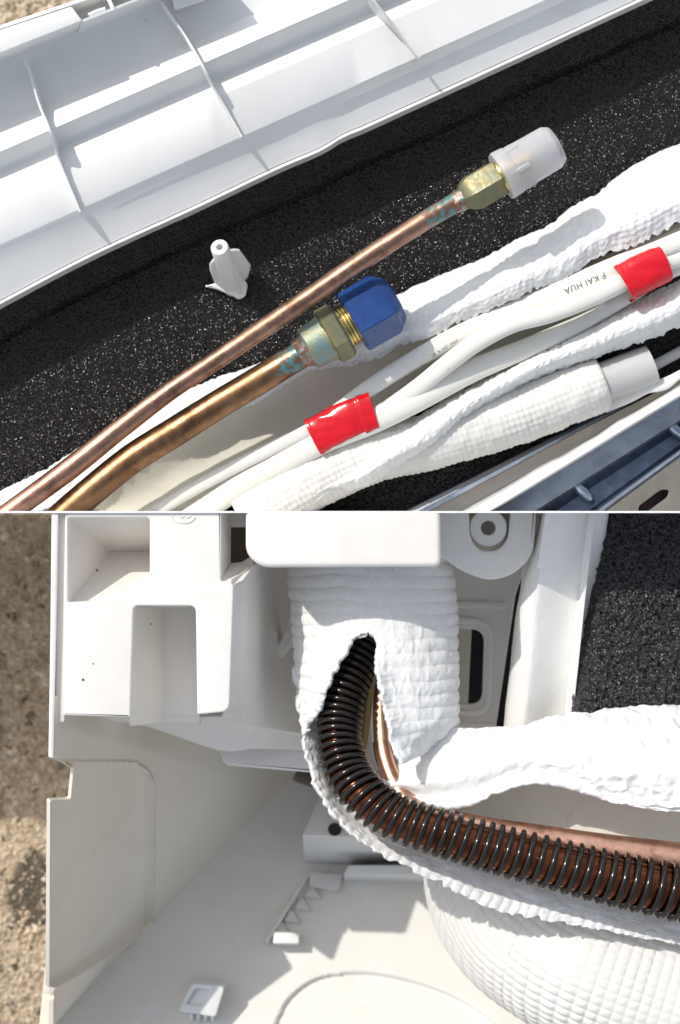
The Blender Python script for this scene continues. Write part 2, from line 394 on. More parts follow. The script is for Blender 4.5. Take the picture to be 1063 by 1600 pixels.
mx2 = N(nt, 'ShaderNodeMix', data_type='RGBA'); nt.links.new(st.outputs[0], mx2.inputs[0]); nt.links.new(mx.outputs[2], mx2.inputs[6]); mx2.inputs[7].default_value = (.035, .028, .022, 1)
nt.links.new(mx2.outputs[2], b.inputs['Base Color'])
bump(nt, b, vo.outputs['Distance'], .6, .002)

m, nt, b = newmat('grit_stones'); M['grit'] = m
b.inputs['Roughness'].default_value = .85
vo = N(nt, 'ShaderNodeTexVoronoi', Scale=330.0); nt.links.new(coord(nt), vo.inputs['Vector'])
nt.links.new(ramp(nt, vo.outputs['Color'], [(.1, (.14, .11, .08)), (.4, (.46, .36, .25)), (.75, (.64, .52, .37)), (1, (.76, .70, .60))]), b.inputs['Base Color'])
# fine dust and specks on the plastics
for nm_ in ('plastic', 'plastic2', 'cream', 'floor', 'plastic3', 'cable'):
    nt = M[nm_].node_tree; b = nt.nodes['Principled BSDF']; lk = b.inputs['Base Color'].links
    vo = N(nt, 'ShaderNodeTexVoronoi', Scale=260.0); nt.links.new(coord(nt), vo.inputs['Vector'])
    sx = nt.nodes.new('ShaderNodeSeparateColor'); nt.links.new(vo.outputs['Color'], sx.inputs[0])
    rad = N(nt, 'ShaderNodeMath', operation='MULTIPLY_ADD'); nt.links.new(sx.outputs[0], rad.inputs[0]); rad.inputs[1].default_value = .9; rad.inputs[2].default_value = -.80
    lt_ = N(nt, 'ShaderNodeMath', operation='LESS_THAN'); nt.links.new(vo.outputs['Distance'], lt_.inputs[0]); nt.links.new(rad.outputs[0], lt_.inputs[1])
    am = N(nt, 'ShaderNodeMath', operation='MULTIPLY'); nt.links.new(lt_.outputs[0], am.inputs[0]); am.inputs[1].default_value = .45
    sm = ramp(nt, noise(nt, 38, 7, .7), [(.52, (0,) * 3), (.8, (.22,) * 3)])
    sv_ = N(nt, 'ShaderNodeMath', operation='MAXIMUM'); nt.links.new(am.outputs[0], sv_.inputs[0]); nt.links.new(sm, sv_.inputs[1])
    mx = N(nt, 'ShaderNodeMix', data_type='RGBA'); nt.links.new(sv_.outputs[0], mx.inputs[0]); nt.links.new(lk[0].from_socket, mx.inputs[6]); mx.inputs[7].default_value = (.42, .37, .30, 1)
    nt.links.new(mx.outputs[2], b.inputs['Base Color'])
# quilting patterns (real relief)
def quilt(U, V, pu, pv, a, warp=.25, s=0, wr=0.0, wf=250, ex=.5):
    w = fbm(U * 120, V * 120, s, 3)
    U2 = U + warp * pu * w; V2 = V + warp * pv * fbm(U * 120 + 9, V * 120, s + 5, 3)
    q = (np.abs(np.sin(math.pi * U2 / pu)) ** ex) * (np.abs(np.sin(math.pi * V2 / pv)) ** ex)
    am = a * (.75 + .9 * fbm(U * 90, V * 90, s + 11, 2))
    d = np.clip(am, .15 * a, None) * (q - .6)
    if wr:
        r = fbm(U * wf, V * wf * .6, s + 21, 4); d = d + wr * (1 - np.abs(r) * 2.2) - wr * .5
    return d

# ================================================================== SETTING
def ground():
    n = 40; g = []
    xs = np.concatenate([np.linspace(-6, -.5, 8), np.linspace(-.4, .4, 24), np.linspace(.5, 6, 8)])
    X, Y = np.meshgrid(xs, xs)
    Z = -.155 + .0012 * fbm(X * 60, Y * 60, 2, 3) * (np.abs(X) < .45) * (np.abs(Y) < .45)
    v = np.stack([X, Y, Z], -1).reshape(-1, 3)
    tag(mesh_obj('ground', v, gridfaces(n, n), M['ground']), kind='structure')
ground()
def gravel():
    rng = np.random.RandomState(5); V = []; F = []
    base = np.array([(1, 0, 0), (-1, 0, 0), (0, 1, 0), (0, -1, 0), (0, 0, 1), (0, 0, -1)], float)
    tri = [(0, 2, 4), (2, 1, 4), (1, 3, 4), (3, 0, 4), (2, 0, 5), (1, 2, 5), (3, 1, 5), (0, 3, 5)]
    for q in range(5200):
        if q < 3800: x, y = rng.uniform(-.165, -.098), rng.uniform(-.225, .01)
        else: x, y = rng.uniform(-.165, -.06), rng.uniform(.16, .235)
        r_ = .0006 + .0018 * rng.rand() ** 4
        b = base * (r_ * rng.uniform(.6, 1.2, (6, 1))); a = rng.uniform(0, 6.28); c, s_ = math.cos(a), math.sin(a)
        b = np.stack([b[:, 0] * c - b[:, 1] * s_, b[:, 0] * s_ + b[:, 1] * c, b[:, 2] * .7], -1) + (x, y, -.1548)
        k = len(V); V.extend(b.tolist()); F.extend([(k + i, k + j, k + l) for i, j, l in tri])
    o = tag(mesh_obj('gravel', V, F, M['grit'], smooth=False), 'loose brown and grey grit lying on the ground beside the unit', kind='stuff')
gravel()
# added white divider between the two views, its left end shading the ground
def board():
    x0, x1, t, z1, z0 = -.30, .30, .0003, .0022, -.1535
    v = [(x, y, z) for z in (z0, z1) for (x, y) in ((x0, -t), (x1, -t), (x1, t), (x0, t))]
    f = [(0, 1, 5, 4), (1, 2, 6, 5), (2, 3, 7, 6), (3, 0, 4, 7), (4, 5, 6, 7), (3, 2, 1, 0)]
    tag(mesh_obj('added_divider', v, f, M['plastic'], smooth=False), 'added thin white board dividing the upper and lower close-ups and shading the ground', 'board')
board()

# ================================================================== UPPER HALF
def line(y0, m, z, x0=-330, x1=1150, n=2):
    return [(x, y0 + m * x, z) for x in np.linspace(x0, x1, n)]
def wob(l, amp=1.2, s=0):
    l = np.array(l, float); l[:, 1] += amp * vn(l[:, 0] / 130., 0 * l[:, 0], s); return l
# ---- white ribbed cover
cover = thing('plastic_cover', 'white ribbed plastic cover with thin ribs along the top of the black foam', 'cover', P(300, 150, -.03))
rows = [line(88, -.395, -.004), line(101, -.405, -.0052), line(120, -.41, -.0066), line(190, -.425, -.0068),
        line(232, -.435, -.0018), line(237, -.435, -.0016), line(242, -.435, -.0026), line(263, -.435, -.0080), line(270, -.435, -.0088), line(277, -.435, -.0083), line(292, -.435, -.0068),
        line(300, -.437, -.0063), line(381, -.447, -.0086), line(384, -.448, -.0089), line(389, -.4485, -.0098)]
edge = [(-330, 640), (-120, 538), (0, 474), (145, 398), (300, 327), (430, 265), (500, 235), (540, 211), (575, 197), (800, 94), (1000, 1), (1150, -68)]
rows.append([(x, y - 54, -.0126) for x, y in edge]); rows.append([(x, y - 28, -.0150) for x, y in edge]); rows.append([(x, y - 5, -.0168) for x, y in edge])
prism('shell', rows, M['plastic'], cover, 'top', nu=90, base=.006, sharp=28)
prism('rim', [[(x, y - 4.0, -.0177) for x, y in edge], [(x, y - 3, -.0164) for x, y in edge], [(x, y + 1.5, -.0164) for x, y in edge], [(x, y + 2.2, -.031) for x, y in edge]], M['plastic'], cover, 'top', nu=90, base=.004, sharp=50)
# lip along the ground side: solid at the left, then a pocket with a post and a small bar, then a lower channel
def lipx(x, y0, m): return (x, y0 + m * x)
ZL = .0135
solid('lip', [(-330, 47 + .33 * 330, ZL), (112, 10, ZL), (129, 32, ZL), (-330, 84 + .39 * 330, ZL)],
      [(-330, 47 + .33 * 330, -.006), (112, 10, -.006), (127, 48, -.006), (-330, 100 + .40 * 330, -.006)], M['plastic'], cover, 'top', .0005)
prism('front_wall', [[(122, 51, -.004), (340, -36, -.004)], [(127, 35.5, ZL - .002), (340, -48, ZL - .002)], [(126, 31.5, ZL - .0018), (340, -52, ZL - .0018)], [(124, 36, -.004), (340, -46, -.004)]], M['plastic'], cover, 'top', nu=4, base=.002)
prism('outer_wall', [[(-330, 47 + .33 * 330 - 1, ZL - .003), (330, 47 - .33 * 330 - 3, ZL - .003)], [(-330, 47 + .33 * 330 - 6, ZL - .003), (330, 41 - .33 * 330 - 3, ZL - .003)]], M['plastic'], cover, 'top', nu=4, base=.012)
solid('pocket_floor', [(113, 10, .0015), (340, -80, .0015), (340, -40, .0015), (128, 40, .0015)], [(113, 10, -.004), (340, -80, -.004), (340, -40, -.004), (128, 40, -.004)], M['plastic'], cover, 'top')
solid('post', [(166, -3, ZL - .001), (172, -5, ZL - .001), (181, 15, ZL - .001), (175, 18, ZL - .001)], [(166, -3, 0), (172, -5, 0), (181, 15, 0), (175, 18, 0)], M['plastic'], cover, 'top')
tube('clip_bar', [(139, 24, .011), (152, 18, .011), (165, 14, .011)], 3.2, M['plastic'], cover, 'top', n=12, seg=12)
solid('bracket', [(266, -14, .004), (330, -40, .004), (345, -8, .004), (273, 15, .004)], [(268, -14, -.006), (330, -40, -.006), (345, -8, -.006), (274, 18, -.006)], M['plastic'], cover, 'top')
ribs = [[(37, 90, .004), (46, 112, .003), (60, 160, .0022), (78, 205, .0042), (90, 245, -.0022), (125, 331, -.0052)],
        [(253, 3, .004), (270, 28, .003), (290, 57, .0022), (318, 105, .0042), (343, 152, -.0022), (378, 214, -.0052)],
        [(505, -120, .004), (545, -62, .0022), (578, -8, .0042), (622, 46, -.0022), (656, 90, -.0052)]]
for rb in ribs:
    a = np.array(rb); q = resample(a, 40)
    t = PA(q); d = np.gradient(t, axis=0); d[:, 2] = 0; d /= np.linalg.norm(d, axis=1, keepdims=True)
    nrm = np.stack([-d[:, 1], d[:, 0], 0 * d[:, 0]], -1) * .00042
    lowz = t.copy(); lowz[:, 2] = -.013
    vs = np.concatenate([t - nrm * .7, t + nrm * .7, lowz + nrm * 1.1, lowz - nrm * 1.1], 0); n = 40
    f = []
    for j in range(4):
        for i in range(n - 1):
            a0 = j * n + i; b0 = ((j + 1) % 4) * n + i; f.append((a0, b0, b0 + 1, a0 + 1))
    f += [(0, n, 2 * n, 3 * n), (n - 1, 4 * n - 1, 3 * n - 1, 2 * n - 1)]
    o = mesh_obj('rib', vs, f, M['plastic'], cover, 'top', True, 40); fixn(o)

# ---- black foam sheet under the pipes
def foam_sheet():
    ex = np.array(edge, float)
    nu, nv = 420, 330
    xs = np.linspace(-140, 1180, nu)
    top = np.interp(xs, ex[:, 0], ex[:, 1])
    bot = np.minimum(860.0, 812 - .506 * (xs - 632))
    v = np.linspace(0, 1, nv)[:, None]
    X = xs[None] + 0 * v; Y = (top - 3)[None] + v * (bot - top + 3)[None]
    per = (Y - top[None]) * .9            # pixels away from the cover edge
    cre = 52 + 7 * fbm(X / 140, 0 * X, 4, 3)
    z = -.038 + .0085 * np.clip(1 - per / cre, 0, 1) ** .55
    z = z - .0007 * np.exp(-((per - cre) / 2.2) ** 2) * (.5 + vn(X / 60, 0 * X, 8) + .5)
    z = z + .0006 * fbm(X / 60, Y / 60, 5, 3) + .00010 * fbm(X / 4, Y / 4, 6, 2)
    hole = ((X - 362) / 30) ** 2 + ((Y - 445) / 24) ** 2
    z = z - .003 * np.exp(-hole * 1.2)
    G = PA(np.stack([X, Y, z], -1)).reshape(-1, 3)
    o = mesh_obj('foam_sheet', G, gridfaces(nv, nu, flip=True), M['bfoam'], None, 'top', True)
    tag(o, 'black sparkling foam sheet under the copper pipes, beside the white ribbed cover', 'foam sheet')
foam_sheet()

# ---- white screw post standing in the foam
sp_ = thing('screw_post', 'small white plastic screw post with fins standing in a hole of the black foam', 'screw post', P(362, 443, -.039))
A_ = P(366, 446, -.041); B_ = P(343, 386, -.014); Lp = (B_ - A_).length
lathe('body', A_, B_, [(0, .0042), (Lp * .35, .0038), (Lp * .75, .0031), (Lp - .0004, .0029), (Lp, .0026), (Lp, .0011), (Lp - .006, .0010)], M['plastic'], sp_, 'top', 32, sharp=50)
def fin(p, nm='fin', th=.0009):
    c = [P(*q) for q in p]
    nrm = (c[1] - c[0]).cross(c[2] - c[0]).normalized() * th / 2
    vs = [x + nrm for x in c] + [x - nrm for x in c]; n = len(c)
    f = [tuple(range(n)), tuple(range(2 * n - 1, n - 1, -1))] + [(i, i + n, (i + 1) % n + n, (i + 1) % n) for i in range(n)]
    bm = bmesh.new(); b_ = [bm.verts.new(x) for x in vs]
    for q in f: bm.faces.new([b_[i] for i in q])
    bmesh.ops.recalc_face_normals(bm, faces=bm.faces); bmesh.ops.bevel(bm, geom=bm.edges[:], offset=.0002, segments=2, affect='EDGES')
    me = bpy.data.meshes.new(nm); bm.to_mesh(me); bm.free()
    return finish(nm, me, M['plastic'], sp_, 'top', True, 40)
fin([(345, 395, -.020), (334, 406, -.021), (328, 413, -.023), (329, 424, -.026), (338, 447, -.040), (366, 446, -.040)])
fin([(350, 392, -.020), (366, 390, -.021), (374, 390, -.022), (382, 401, -.025), (392, 414, -.034), (386, 436, -.040), (366, 446, -.040)])
fin([(353, 408, -.019), (355, 410, -.019), (364, 432, -.026), (377, 458, -.036), (376, 463, -.040), (362, 446, -.040)], th=.0011)
plate('base', [(318, 447), (336, 442), (356, 436), (380, 434), (387, 443), (384, 462), (373, 468), (364, 462), (352, 457), (338, 451)], -.0368, .003, M['plastic'], sp_, 'top', r=5, bevel=.0006)

# ---- copper pipes with fittings
def unit(a, b): return (Vector(b) - Vector(a)).normalized()
ZT = .007
thin_pts = [(-80, 868, -.010), (25, 794, -.009), (112, 730, -.009), (190, 668, -.008), (270, 608, -.006), (360, 548, -.003), (450, 487, .002), (540, 425, .006), (600, 385, ZT), (680, 335, ZT), (737, 303, ZT)]
pipe1 = thing('copper_pipe', 'thin copper pipe crossing the black foam, with a brass nut at its upper right end', 'pipe', P(400, 520, 0))
tube('tube', thin_pts, [16.5, 17, 17.5, 16.5, 15, 15, 15, 15, 15, 15, 15], M['copper1'], pipe1, 'top', n=220, seg=36,
     mask=lambda t: np.clip((t - .86) / .1, 0, 1) * .55 + .02, disp=lambda s, th: .00008 * fbm(s * 90, th * 1.2, 3, 3))
a1 = P(737, 303, ZT); b1 = P(866, 228, ZT); ax1 = unit(a1, b1)
lathe('solder_joint', a1 - ax1 * .0065, b1, [(0, .0030), (.002, .0034), (.0036, .0033), (.0055, .0044)], M['solder'], pipe1, 'top', 32, sharp=70, rfun=lambda a, t: 1 + .05 * math.sin(3 * a + t * 900) + .04 * math.sin(7 * a))
nut = lathe('hex_nut', a1 - ax1 * .0032, b1, [(0, .0036), (.0004, .0042), (.0022, .0056), (.0038, .0062), (.0128, .0062), (.0132, .0058)], M['oldbrass'], pipe1, 'top', 6, phi=math.radians(12), sharp=25)
lathe('collar', a1 + ax1 * .0095, b1, [(0, .0052), (.0022, .0054), (.0024, .0048), (.0032, .0048)], M['brass'], pipe1, 'top', 40, sharp=30)
th_ = [(0, .0040)]
for i in range(9): th_ += [(.0006 + i * .0011, .0046), (.0011 + i * .0011, .0040)]
lathe('thread', a1 + ax1 * .0118, b1, th_, M['brass'], pipe1, 'top', 36, sharp=60)
cap1 = thing('pipe_cap', 'frosted clear plastic cap screwed over the end of the thin copper pipe', 'cap', a1 + ax1 * .011)
def capr(a, t): return 1 + .018 * math.cos(6 * a)
lathe('shell', a1 + ax1 * .0105, b1, [(0, .0058), (0, .0076), (.0006, .0079), (.0040, .0077), (.0044, .0073), (.0178, .0071), (.0197, .0060), (.0199, .0056), (.0199, .0001), (.0184, .0001), (.0184, .0050), (.0150, .0058), (.0002, .0058)], M['clear'], cap1, 'top', 48, sharp=40, rfun=capr)
lat1 = ax1.cross(Vector((0, 0, 1))).normalized(); nr1 = lat1.cross(ax1)
for k in range(6):
    a = math.radians(14 + 60 * k); off = lat1 * math.sin(a) + nr1 * math.cos(a)
    p0 = a1 + ax1 * .0125 + off * .0071; p1 = a1 + ax1 * .0195 + off * .0071
    lathe('grip_rib', p0, p0 + (p1 - p0) * .999, [(0, .0003), (.0003, .0008), (.0062, .0008), (.0067, .0003)], M['clear'], cap1, 'top', 10, sharp=60)
ZK = -.006
thick_pts = [(20, 880, -.014), (109, 797, -.013), (200, 722, -.012), (270, 677, -.011), (340, 633, -.010), (405, 594, -.008), (440, 572, -.007), (475, 551, -.006)]
pipe2 = thing('copper_pipe', 'thick brownish copper pipe with a greenish hex fitting and a blue cap at its end', 'pipe', P(300, 650, -.02))
tube('tube', thick_pts, [24, 24, 24, 24, 23, 22.5, 22.5, 22], M['copper2'], pipe2, 'top', n=200, seg=40,
     mask=lambda t: np.clip((t - .84) / .12, 0, 1) * .5 + .02, disp=lambda s, th: .00010 * fbm(s * 80, th * 1.2, 9, 3))
a2 = P(475, 549, ZK); b2 = P(640, 453, ZK); ax2 = unit(a2, b2)
lathe('solder_joint', a2 - ax2 * .0022, b2, [(0, .0045), (.0016, .0051), (.003, .0054), (.0042, .0066)], M['solder'], pipe2, 'top', 36, sharp=70, rfun=lambda a, t: 1 + .05 * math.sin(3 * a + t * 700) + .04 * math.sin(5 * a + 1))
lathe('stem', a2 + ax2 * .0012, b2, [(0, .0062), (.0006, .0070), (.0060, .0074), (.0068, .0076), (.0076, .0076)], M['verdi'], pipe2, 'top', 44, sharp=30)
lathe('hex_nut', a2 + ax2 * .0082, b2, [(0, .0078), (.0008, .0094), (.0052, .0094), (.0062, .0084)], M['oldbrass'], pipe2, 'top', 6, phi=math.radians(30), sharp=25)
th2 = [(0, .0066), (.0005, .0068)]
for i in range(5): th2 += [(.0010 + i * .0012, .0068), (.0014 + i * .0012, .0064), (.0019 + i * .0012, .0068)]
lathe('thread', a2 + ax2 * .0138, b2, th2, M['brass'], pipe2, 'top', 44, sharp=50)
cap2 = thing('pipe_cap', 'blue plastic hexagonal cap screwed on the end of the thick copper pipe', 'cap', a2 + ax2 * .019)
capb = lathe('shell', a2 + ax2 * .0178, b2, [(0, .0080), (0, .0099), (.0004, .0105), (.0118, .0106), (.0152, .0078), (.0158, .0070)], M['blue'], cap2, 'top', 6, phi=math.radians(28), sharp=20)
bm = bmesh.new(); bm.from_mesh(capb.data)
bmesh.ops.bevel(bm, geom=[e for e in bm.edges if e.is_manifold], offset=.00035, segments=2, affect='EDGES'); bm.to_mesh(capb.data); bm.free()
capb.data.polygons.foreach_set('use_smooth', [True] * len(capb.data.polygons)); capb.data.set_sharp_from_angle(angle=math.radians(40))

# ---- split white foam sleeve: upper flap, lining, lower flap
slv = thing('foam_sleeve', 'split white quilted foam sleeve lying open around the taped white cables', 'insulation', P(650, 560, -.035))
ft = [(-60, 800), (0, 768), (60, 738), (130, 695), (200, 652), (262, 622), (310, 604), (390, 572), (480, 528), (560, 492), (632, 455), (715, 421), (790, 383), (860, 347), (920, 309), (980, 267), (1030, 236), (1063, 224), (1140, 200)]
fb = [(-60, 850), (60, 800), (130, 762), (200, 712), (262, 680), (330, 655), (400, 628), (440, 605), (500, 577), (560, 571), (620, 546), (680, 525), (740, 500), (800, 471), (870, 444), (903, 425), (935, 402), (985, 389), (1063, 352), (1140, 316)]
def zl(l, z): return [(x, y, z) for x, y in l]
ftn = resample(zl(ft, -.036), 40); fbn = resample(zl(fb, -.0255), 40)
m1 = ftn * .72 + fbn * .28; m1[:, 2] = -.0235; m2 = ftn * .35 + fbn * .65; m2[:, 2] = -.0195
t_ = np.linspace(0, 1, 40)
lift = .0100 * np.clip((t_ - .50) / .2, 0, 1)
m1[:, 2] += lift * .75 - .006 * np.clip((.45 - t_) / .3, 0, 1); m2[:, 2] += lift - .007 * np.clip((.45 - t_) / .3, 0, 1); fbn[:, 2] += lift * 1.32
def dq1(U, V, u, v):
    folds = .0011 * fbm(U * 45, V * 50, 31, 3) + .0004 * (1 - 2.6 * np.abs(fbm(U * 150, V * 60, 37, 3))) + .0006 * np.sin(U * 260 + 5 * vn(U * 30, V * 30, 4)) * np.clip(1.6 * vn(U * 25, V * 25, 44), 0, 1) * 2
    return quilt(U, V, .0022, .0021, .00036, .3, 1, .0004, 420, .3) + folds
sheet('upper_flap', [ftn, m1, m2, fbn], 620, 130, M['foam'], slv, 'top', dq1, .0022, rag0=.02, rag1=.12, ragf=220)
li = [resample(zl([(40, 800), (150, 745), (250, 690), (400, 605), (560, 545), (740, 485), (900, 425), (1140, 320)], -.028), 30),
      resample(zl([(100, 830), (220, 775), (330, 715), (480, 640), (640, 560), (800, 500), (940, 440), (1140, 345)], -.0345), 30),
      resample(zl([(180, 860), (300, 810), (420, 760), (560, 690), (700, 610), (830, 545), (930, 480), (1140, 385)], -.033), 30)]
sheet('lining', li, 240, 60, M['foam_c'], slv, 'top', lambda U, V, u, v: .0009 * fbm(U * 60, V * 60, 7, 4) + .0003 * np.sin(V * 420 + 3 * vn(U * 40, V * 40, 3)), .002)
lt = [(392, 838), (452, 787), (508, 752), (560, 708), (640, 660), (690, 629), (787, 575), (879, 524), (960, 486), (1063, 438), (1150, 396)]
lb = [(400, 880), (470, 800), (514, 768), (559, 768), (624, 731), (680, 702), (736, 652), (828, 598), (929, 562), (965, 547), (1016, 532), (1063, 512), (1150, 470)]
ltn = resample(zl(lt, -.0245), 30); lbn = resample(zl(lb, -.0225), 30)
k1 = ltn * .72 + lbn * .28; k1[:, 2] = -.0165; k2 = ltn * .35 + lbn * .65; k2[:, 2] = -.0148; t3 = np.linspace(0, 1, 30); dl = .011 * np.clip((.30 - t3) / .2, 0, 1); k1[:, 2] -= dl; k2[:, 2] -= dl * .7; ltn[:, 2] -= dl * .6
def dq2(U, V, u, v):
    return quilt(U, V, .0022, .0021, .00036, .3, 3, .0005, 420, .3) + .0009 * fbm(U * 50, V * 60, 51, 3)
sheet('lower_flap', [ltn, k1, k2, lbn], 480, 100, M['foam'], slv, 'top', dq2, .002, rag0=.04, rag1=.10, ragf=220)

# ---- insulated drain hose under the lower flap
hose = thing('drain_hose', 'pale drain hose end sticking out of a quilted foam wrap, under the sleeve', 'hose', P(800, 650, -.04))
def dh(s, th): return quilt(s, th * .0092, .0019, .0021, .0005, .08, 13, 0, 250, .4) + .0005 * fbm(s * 55, th * .6, 3, 3) + .0004 * (1 - 2.4 * np.abs(fbm(s * 160, th * 1.3, 53, 3)))
tube('foam_wrap', [(380, 812, -.030), (460, 766, -.029), (570, 713, -.0285), (677, 688, -.028), (800, 651, -.0275), (885, 619, -.027), (930, 601, -.027), (941, 597, -.027)], [47, 47, 46, 46, 47, 47, 46, 40], M['foam_d'], hose, 'top', n=420, seg=150, disp=dh)
tube('hose_end', [(900, 614, -.027), (960, 591, -.027), (1015, 571, -.027), (1016.5, 570.4, -.027)], [33, 33, 33, 30], M['stub'], hose, 'top', n=30, seg=40, sharp=40)
tag(tube('hose_clip', [(945, 637, -.032), (985, 620, -.029), (1010, 607, -.027), (1038, 600, -.026), (1063, 585, -.026), (1130, 548, -.026)], [9, 9, 9, 10, 7, 7], M['plastic'], None, 'top', n=40, seg=16, flat=.5, power=5), 'white plastic latch strip beside the pale hose end, over the rail', 'latch')
tag(tube('round_conduit', [(990, 590, -.035), (1040, 562, -.035), (1140, 510, -.035)], 9, M['plastic3'], None, 'top', n=20, seg=20), 'thin grey white conduit behind the pale hose end', 'conduit')

# ---- cables with red tape
cabA = thing('electric_cable', 'white cable with small black printed letters, uppermost of the taped cables', 'cable', P(500, 660, -.03))
A_pts = [(170, 842, -.024), (245, 798, -.024), (310, 760, -.023), (370, 728, -.023), (430, 698, -.022), (490, 668, -.020), (530, 640, -.018), (575, 608, -.018), (640, 567, -.018), (720, 523, -.0165), (800, 489, -.0155), (880, 456, -.014), (960, 420, -.013), (1010, 400, -.013), (1063, 377, -.013), (1150, 340, -.013)]
Ao = tube('sheath', A_pts, [11, 11, 11, 11, 11, 11, 12, 14, 15, 17, 19, 20, 19, 17, 16, 16], M['cable'], cabA, 'top', n=220, seg=32, flat=.75, power=2.4, disp=lambda s, th: .00012 * fbm(s * 60, th * .6, 4, 2))
cabB = thing('electric_cable', 'glossy white cable twisting over the others between the two red tapes', 'cable', P(760, 540, -.03))
B_pts = [(500, 694, -.028), (560, 664, -.026), (610, 636, -.019), (655, 604, -.016), (700, 568, -.0130), (745, 535, -.0110), (800, 506, -.0095), (860, 489, -.009), (920, 466, -.0095), (980, 438, -.011), (1030, 414, -.013), (1063, 402, -.014), (1150, 362, -.014)]
tube('sheath', B_pts, [13, 14, 14, 14, 14.5, 15, 15, 15.5, 15.5, 15, 14, 14, 14], M['cable'], cabB, 'top', n=200, seg=32, flat=.8, power=2.3, disp=lambda s, th: .00012 * fbm(s * 60, th * .6, 14, 2))
cabC = thing('electric_cable', 'thick white cable, lowest of the taped cables, shaded by the blue cap', 'cable', P(450, 720, -.03))
C_pts = [(240, 852, -.026), (310, 803, -.026), (370, 763, -.025), (430, 730, -.024), (500, 692, -.021), (545, 673, -.019), (590, 655, -.018), (650, 624, -.018), (740, 578, -.0185), (830, 541, -.019), (910, 503, -.019), (980, 463, -.018), (1030, 432, -.017), (1063, 416, -.017), (1150, 376, -.017)]
tube('sheath', C_pts, [20, 20, 20, 20, 20, 20, 20, 21, 19, 16, 14, 13, 13, 13, 13], M['cable'], cabC, 'top', n=220, seg=32, flat=.75, power=2.4, disp=lambda s, th: .00012 * fbm(s * 60, th * .6, 24, 2))
tp1 = tube('red_tape', [(490, 683, -.0205), (515, 670, -.0195), (545, 655, -.0185), (585, 642, -.018)], [30, 30.5, 31, 29.5], M['tape'], None, 'top', n=60, seg=64, flat=.62, power=3.2, caps=False,
           disp=lambda s, th: .0002 * fbm(s * 140, th * 1.5, 2, 3) + .00034 * (s > .0172) + .00022 * (s < .0012) + .00012 * fbm(s * 500, th * .8, 33, 2) + .00022 * (1 - 3 * np.abs(fbm(s * 110 + th * 1.3, th * .9, 38, 3))))
tag(tp1, 'glossy red tape wrapped round the cables, nearest the thick copper pipe', 'tape', 'red tapes round the white cables')
tp2 = tube('red_tape', [(972, 445, -.0125), (987, 436, -.0125), (1010, 424, -.0125), (1036, 413, -.0135)], [30, 30.5, 31, 29], M['tape'], None, 'top', n=50, seg=64, flat=.86, power=3.0, caps=False,
           disp=lambda s, th: .00018 * fbm(s * 150, th * 1.5, 12, 3) + .0003 * (s < .0016) + .0001 * fbm(s * 500, th * .8, 35, 2) + .0002 * (1 - 3 * np.abs(fbm(s * 110 + th * 1.3, th * .9, 39, 3))))
tag(tp2, 'glossy red tape wrapped round the cables at the right edge, beside the black printed letters', 'tape', 'red tapes round the white cables')
solid('cable_nub', [(934, 470, -.016), (946, 466, -.016), (945, 490, -.017), (936, 490, -.017)], [(934, 470, -.03), (946, 466, -.03), (945, 492, -.03), (936, 492, -.03)], M['cable'], cabC, 'top')
def print_on(target, text, at, direction, height_px, parent, name='lettering'):
    cu = bpy.data.curves.new('t', 'FONT'); cu.body = text; cu.size = 1.0; cu.resolution_u = 3; cu.space_character = 1.08
    t = bpy.data.objects.new('t', cu); COL.objects.link(t); bpy.context.view_layer.update()
    me = bpy.data.meshes.new_from_object(t.evaluated_get(bpy.context.evaluated_depsgraph_get())); bpy.data.objects.remove(t)
    bm = bmesh.new(); bm.from_mesh(me); bmesh.ops.subdivide_edges(bm, edges=[e for e in bm.edges if e.calc_length() > .2], cuts=2)
    bv = BVHTree.FromPolygons([v.co.copy() for v in target.data.vertices], [list(p.vertices) for p in target.data.polygons])
    sc = height_px / .70
    d = np.array(direction, float); d /= np.linalg.norm(d); up = np.array([d[1], -d[0]])      # pixel axes, y down
    for v in bm.verts:
        q = np.array(at) + d * v.co.x * sc + up * v.co.y * sc
        w = P(q[0], q[1], -.010)
        h = bv.ray_cast(Vector((w.x, w.y, .1)), Vector((0, 0, -1)))
        v.co = (w.x, w.y, (h[0].z if h[0] else -.02) + .00006)
    bm.to_mesh(me); bm.free(); me.materials.clear()
    return finish(name, me, M['ink'], parent, None, False)
print_on(Ao, 'F KAI HUA', (945, 425), (-1, .41), 9.6, cabA)
print_on(Ao, '60001 J252 9L BC', (716, 528), (-1, .60), 4.2, cabA)

# ---- rails and metal at the lower right
strip = thing('metal_strip', 'dull grey metal edge strip running below the quilted hose wrap', 'strip', P(760, 740, -.04))
def sl(pts, z): return [(x, y, z) for x, y in pts]
def ext(a, b, z, x0=560, x1=1180):
    m_ = (b[1] - a[1]) / (b[0] - a[0]); return [(x0, a[1] + m_ * (x0 - a[0]), z), (x1, a[1] + m_ * (x1 - a[0]), z)]
prism('upper_face', [ext((632, 798), (800, 713), -.0385), ext((636, 798), (800, 716), -.0335), ext((655, 798), (800, 722.5), -.0325)], M['steel'], strip, 'top', nu=8, base=.004)
prism('lower_face', [ext((656, 798), (800, 723), -.0328), ext((672, 798), (800, 729), -.0335), ext((675, 798), (800, 731), -.042)], M['galv'], strip, 'top', nu=8, base=.002)
rail = thing('plastic_rail', 'smooth white plastic rail with a raised bright edge, beside the blue grey metal', 'rail', P(880, 720, -.045))
up_ = [(600, 874), (700, 815), (793, 762), (840, 733), (864, 720), (880, 713), (912, 693), (935, 680), (966, 658), (990, 646), (1063, 602), (1180, 533)]
lo_ = [(600, 899), (700, 840), (793, 784), (907, 715), (985, 667), (1063, 620), (1180, 550)]
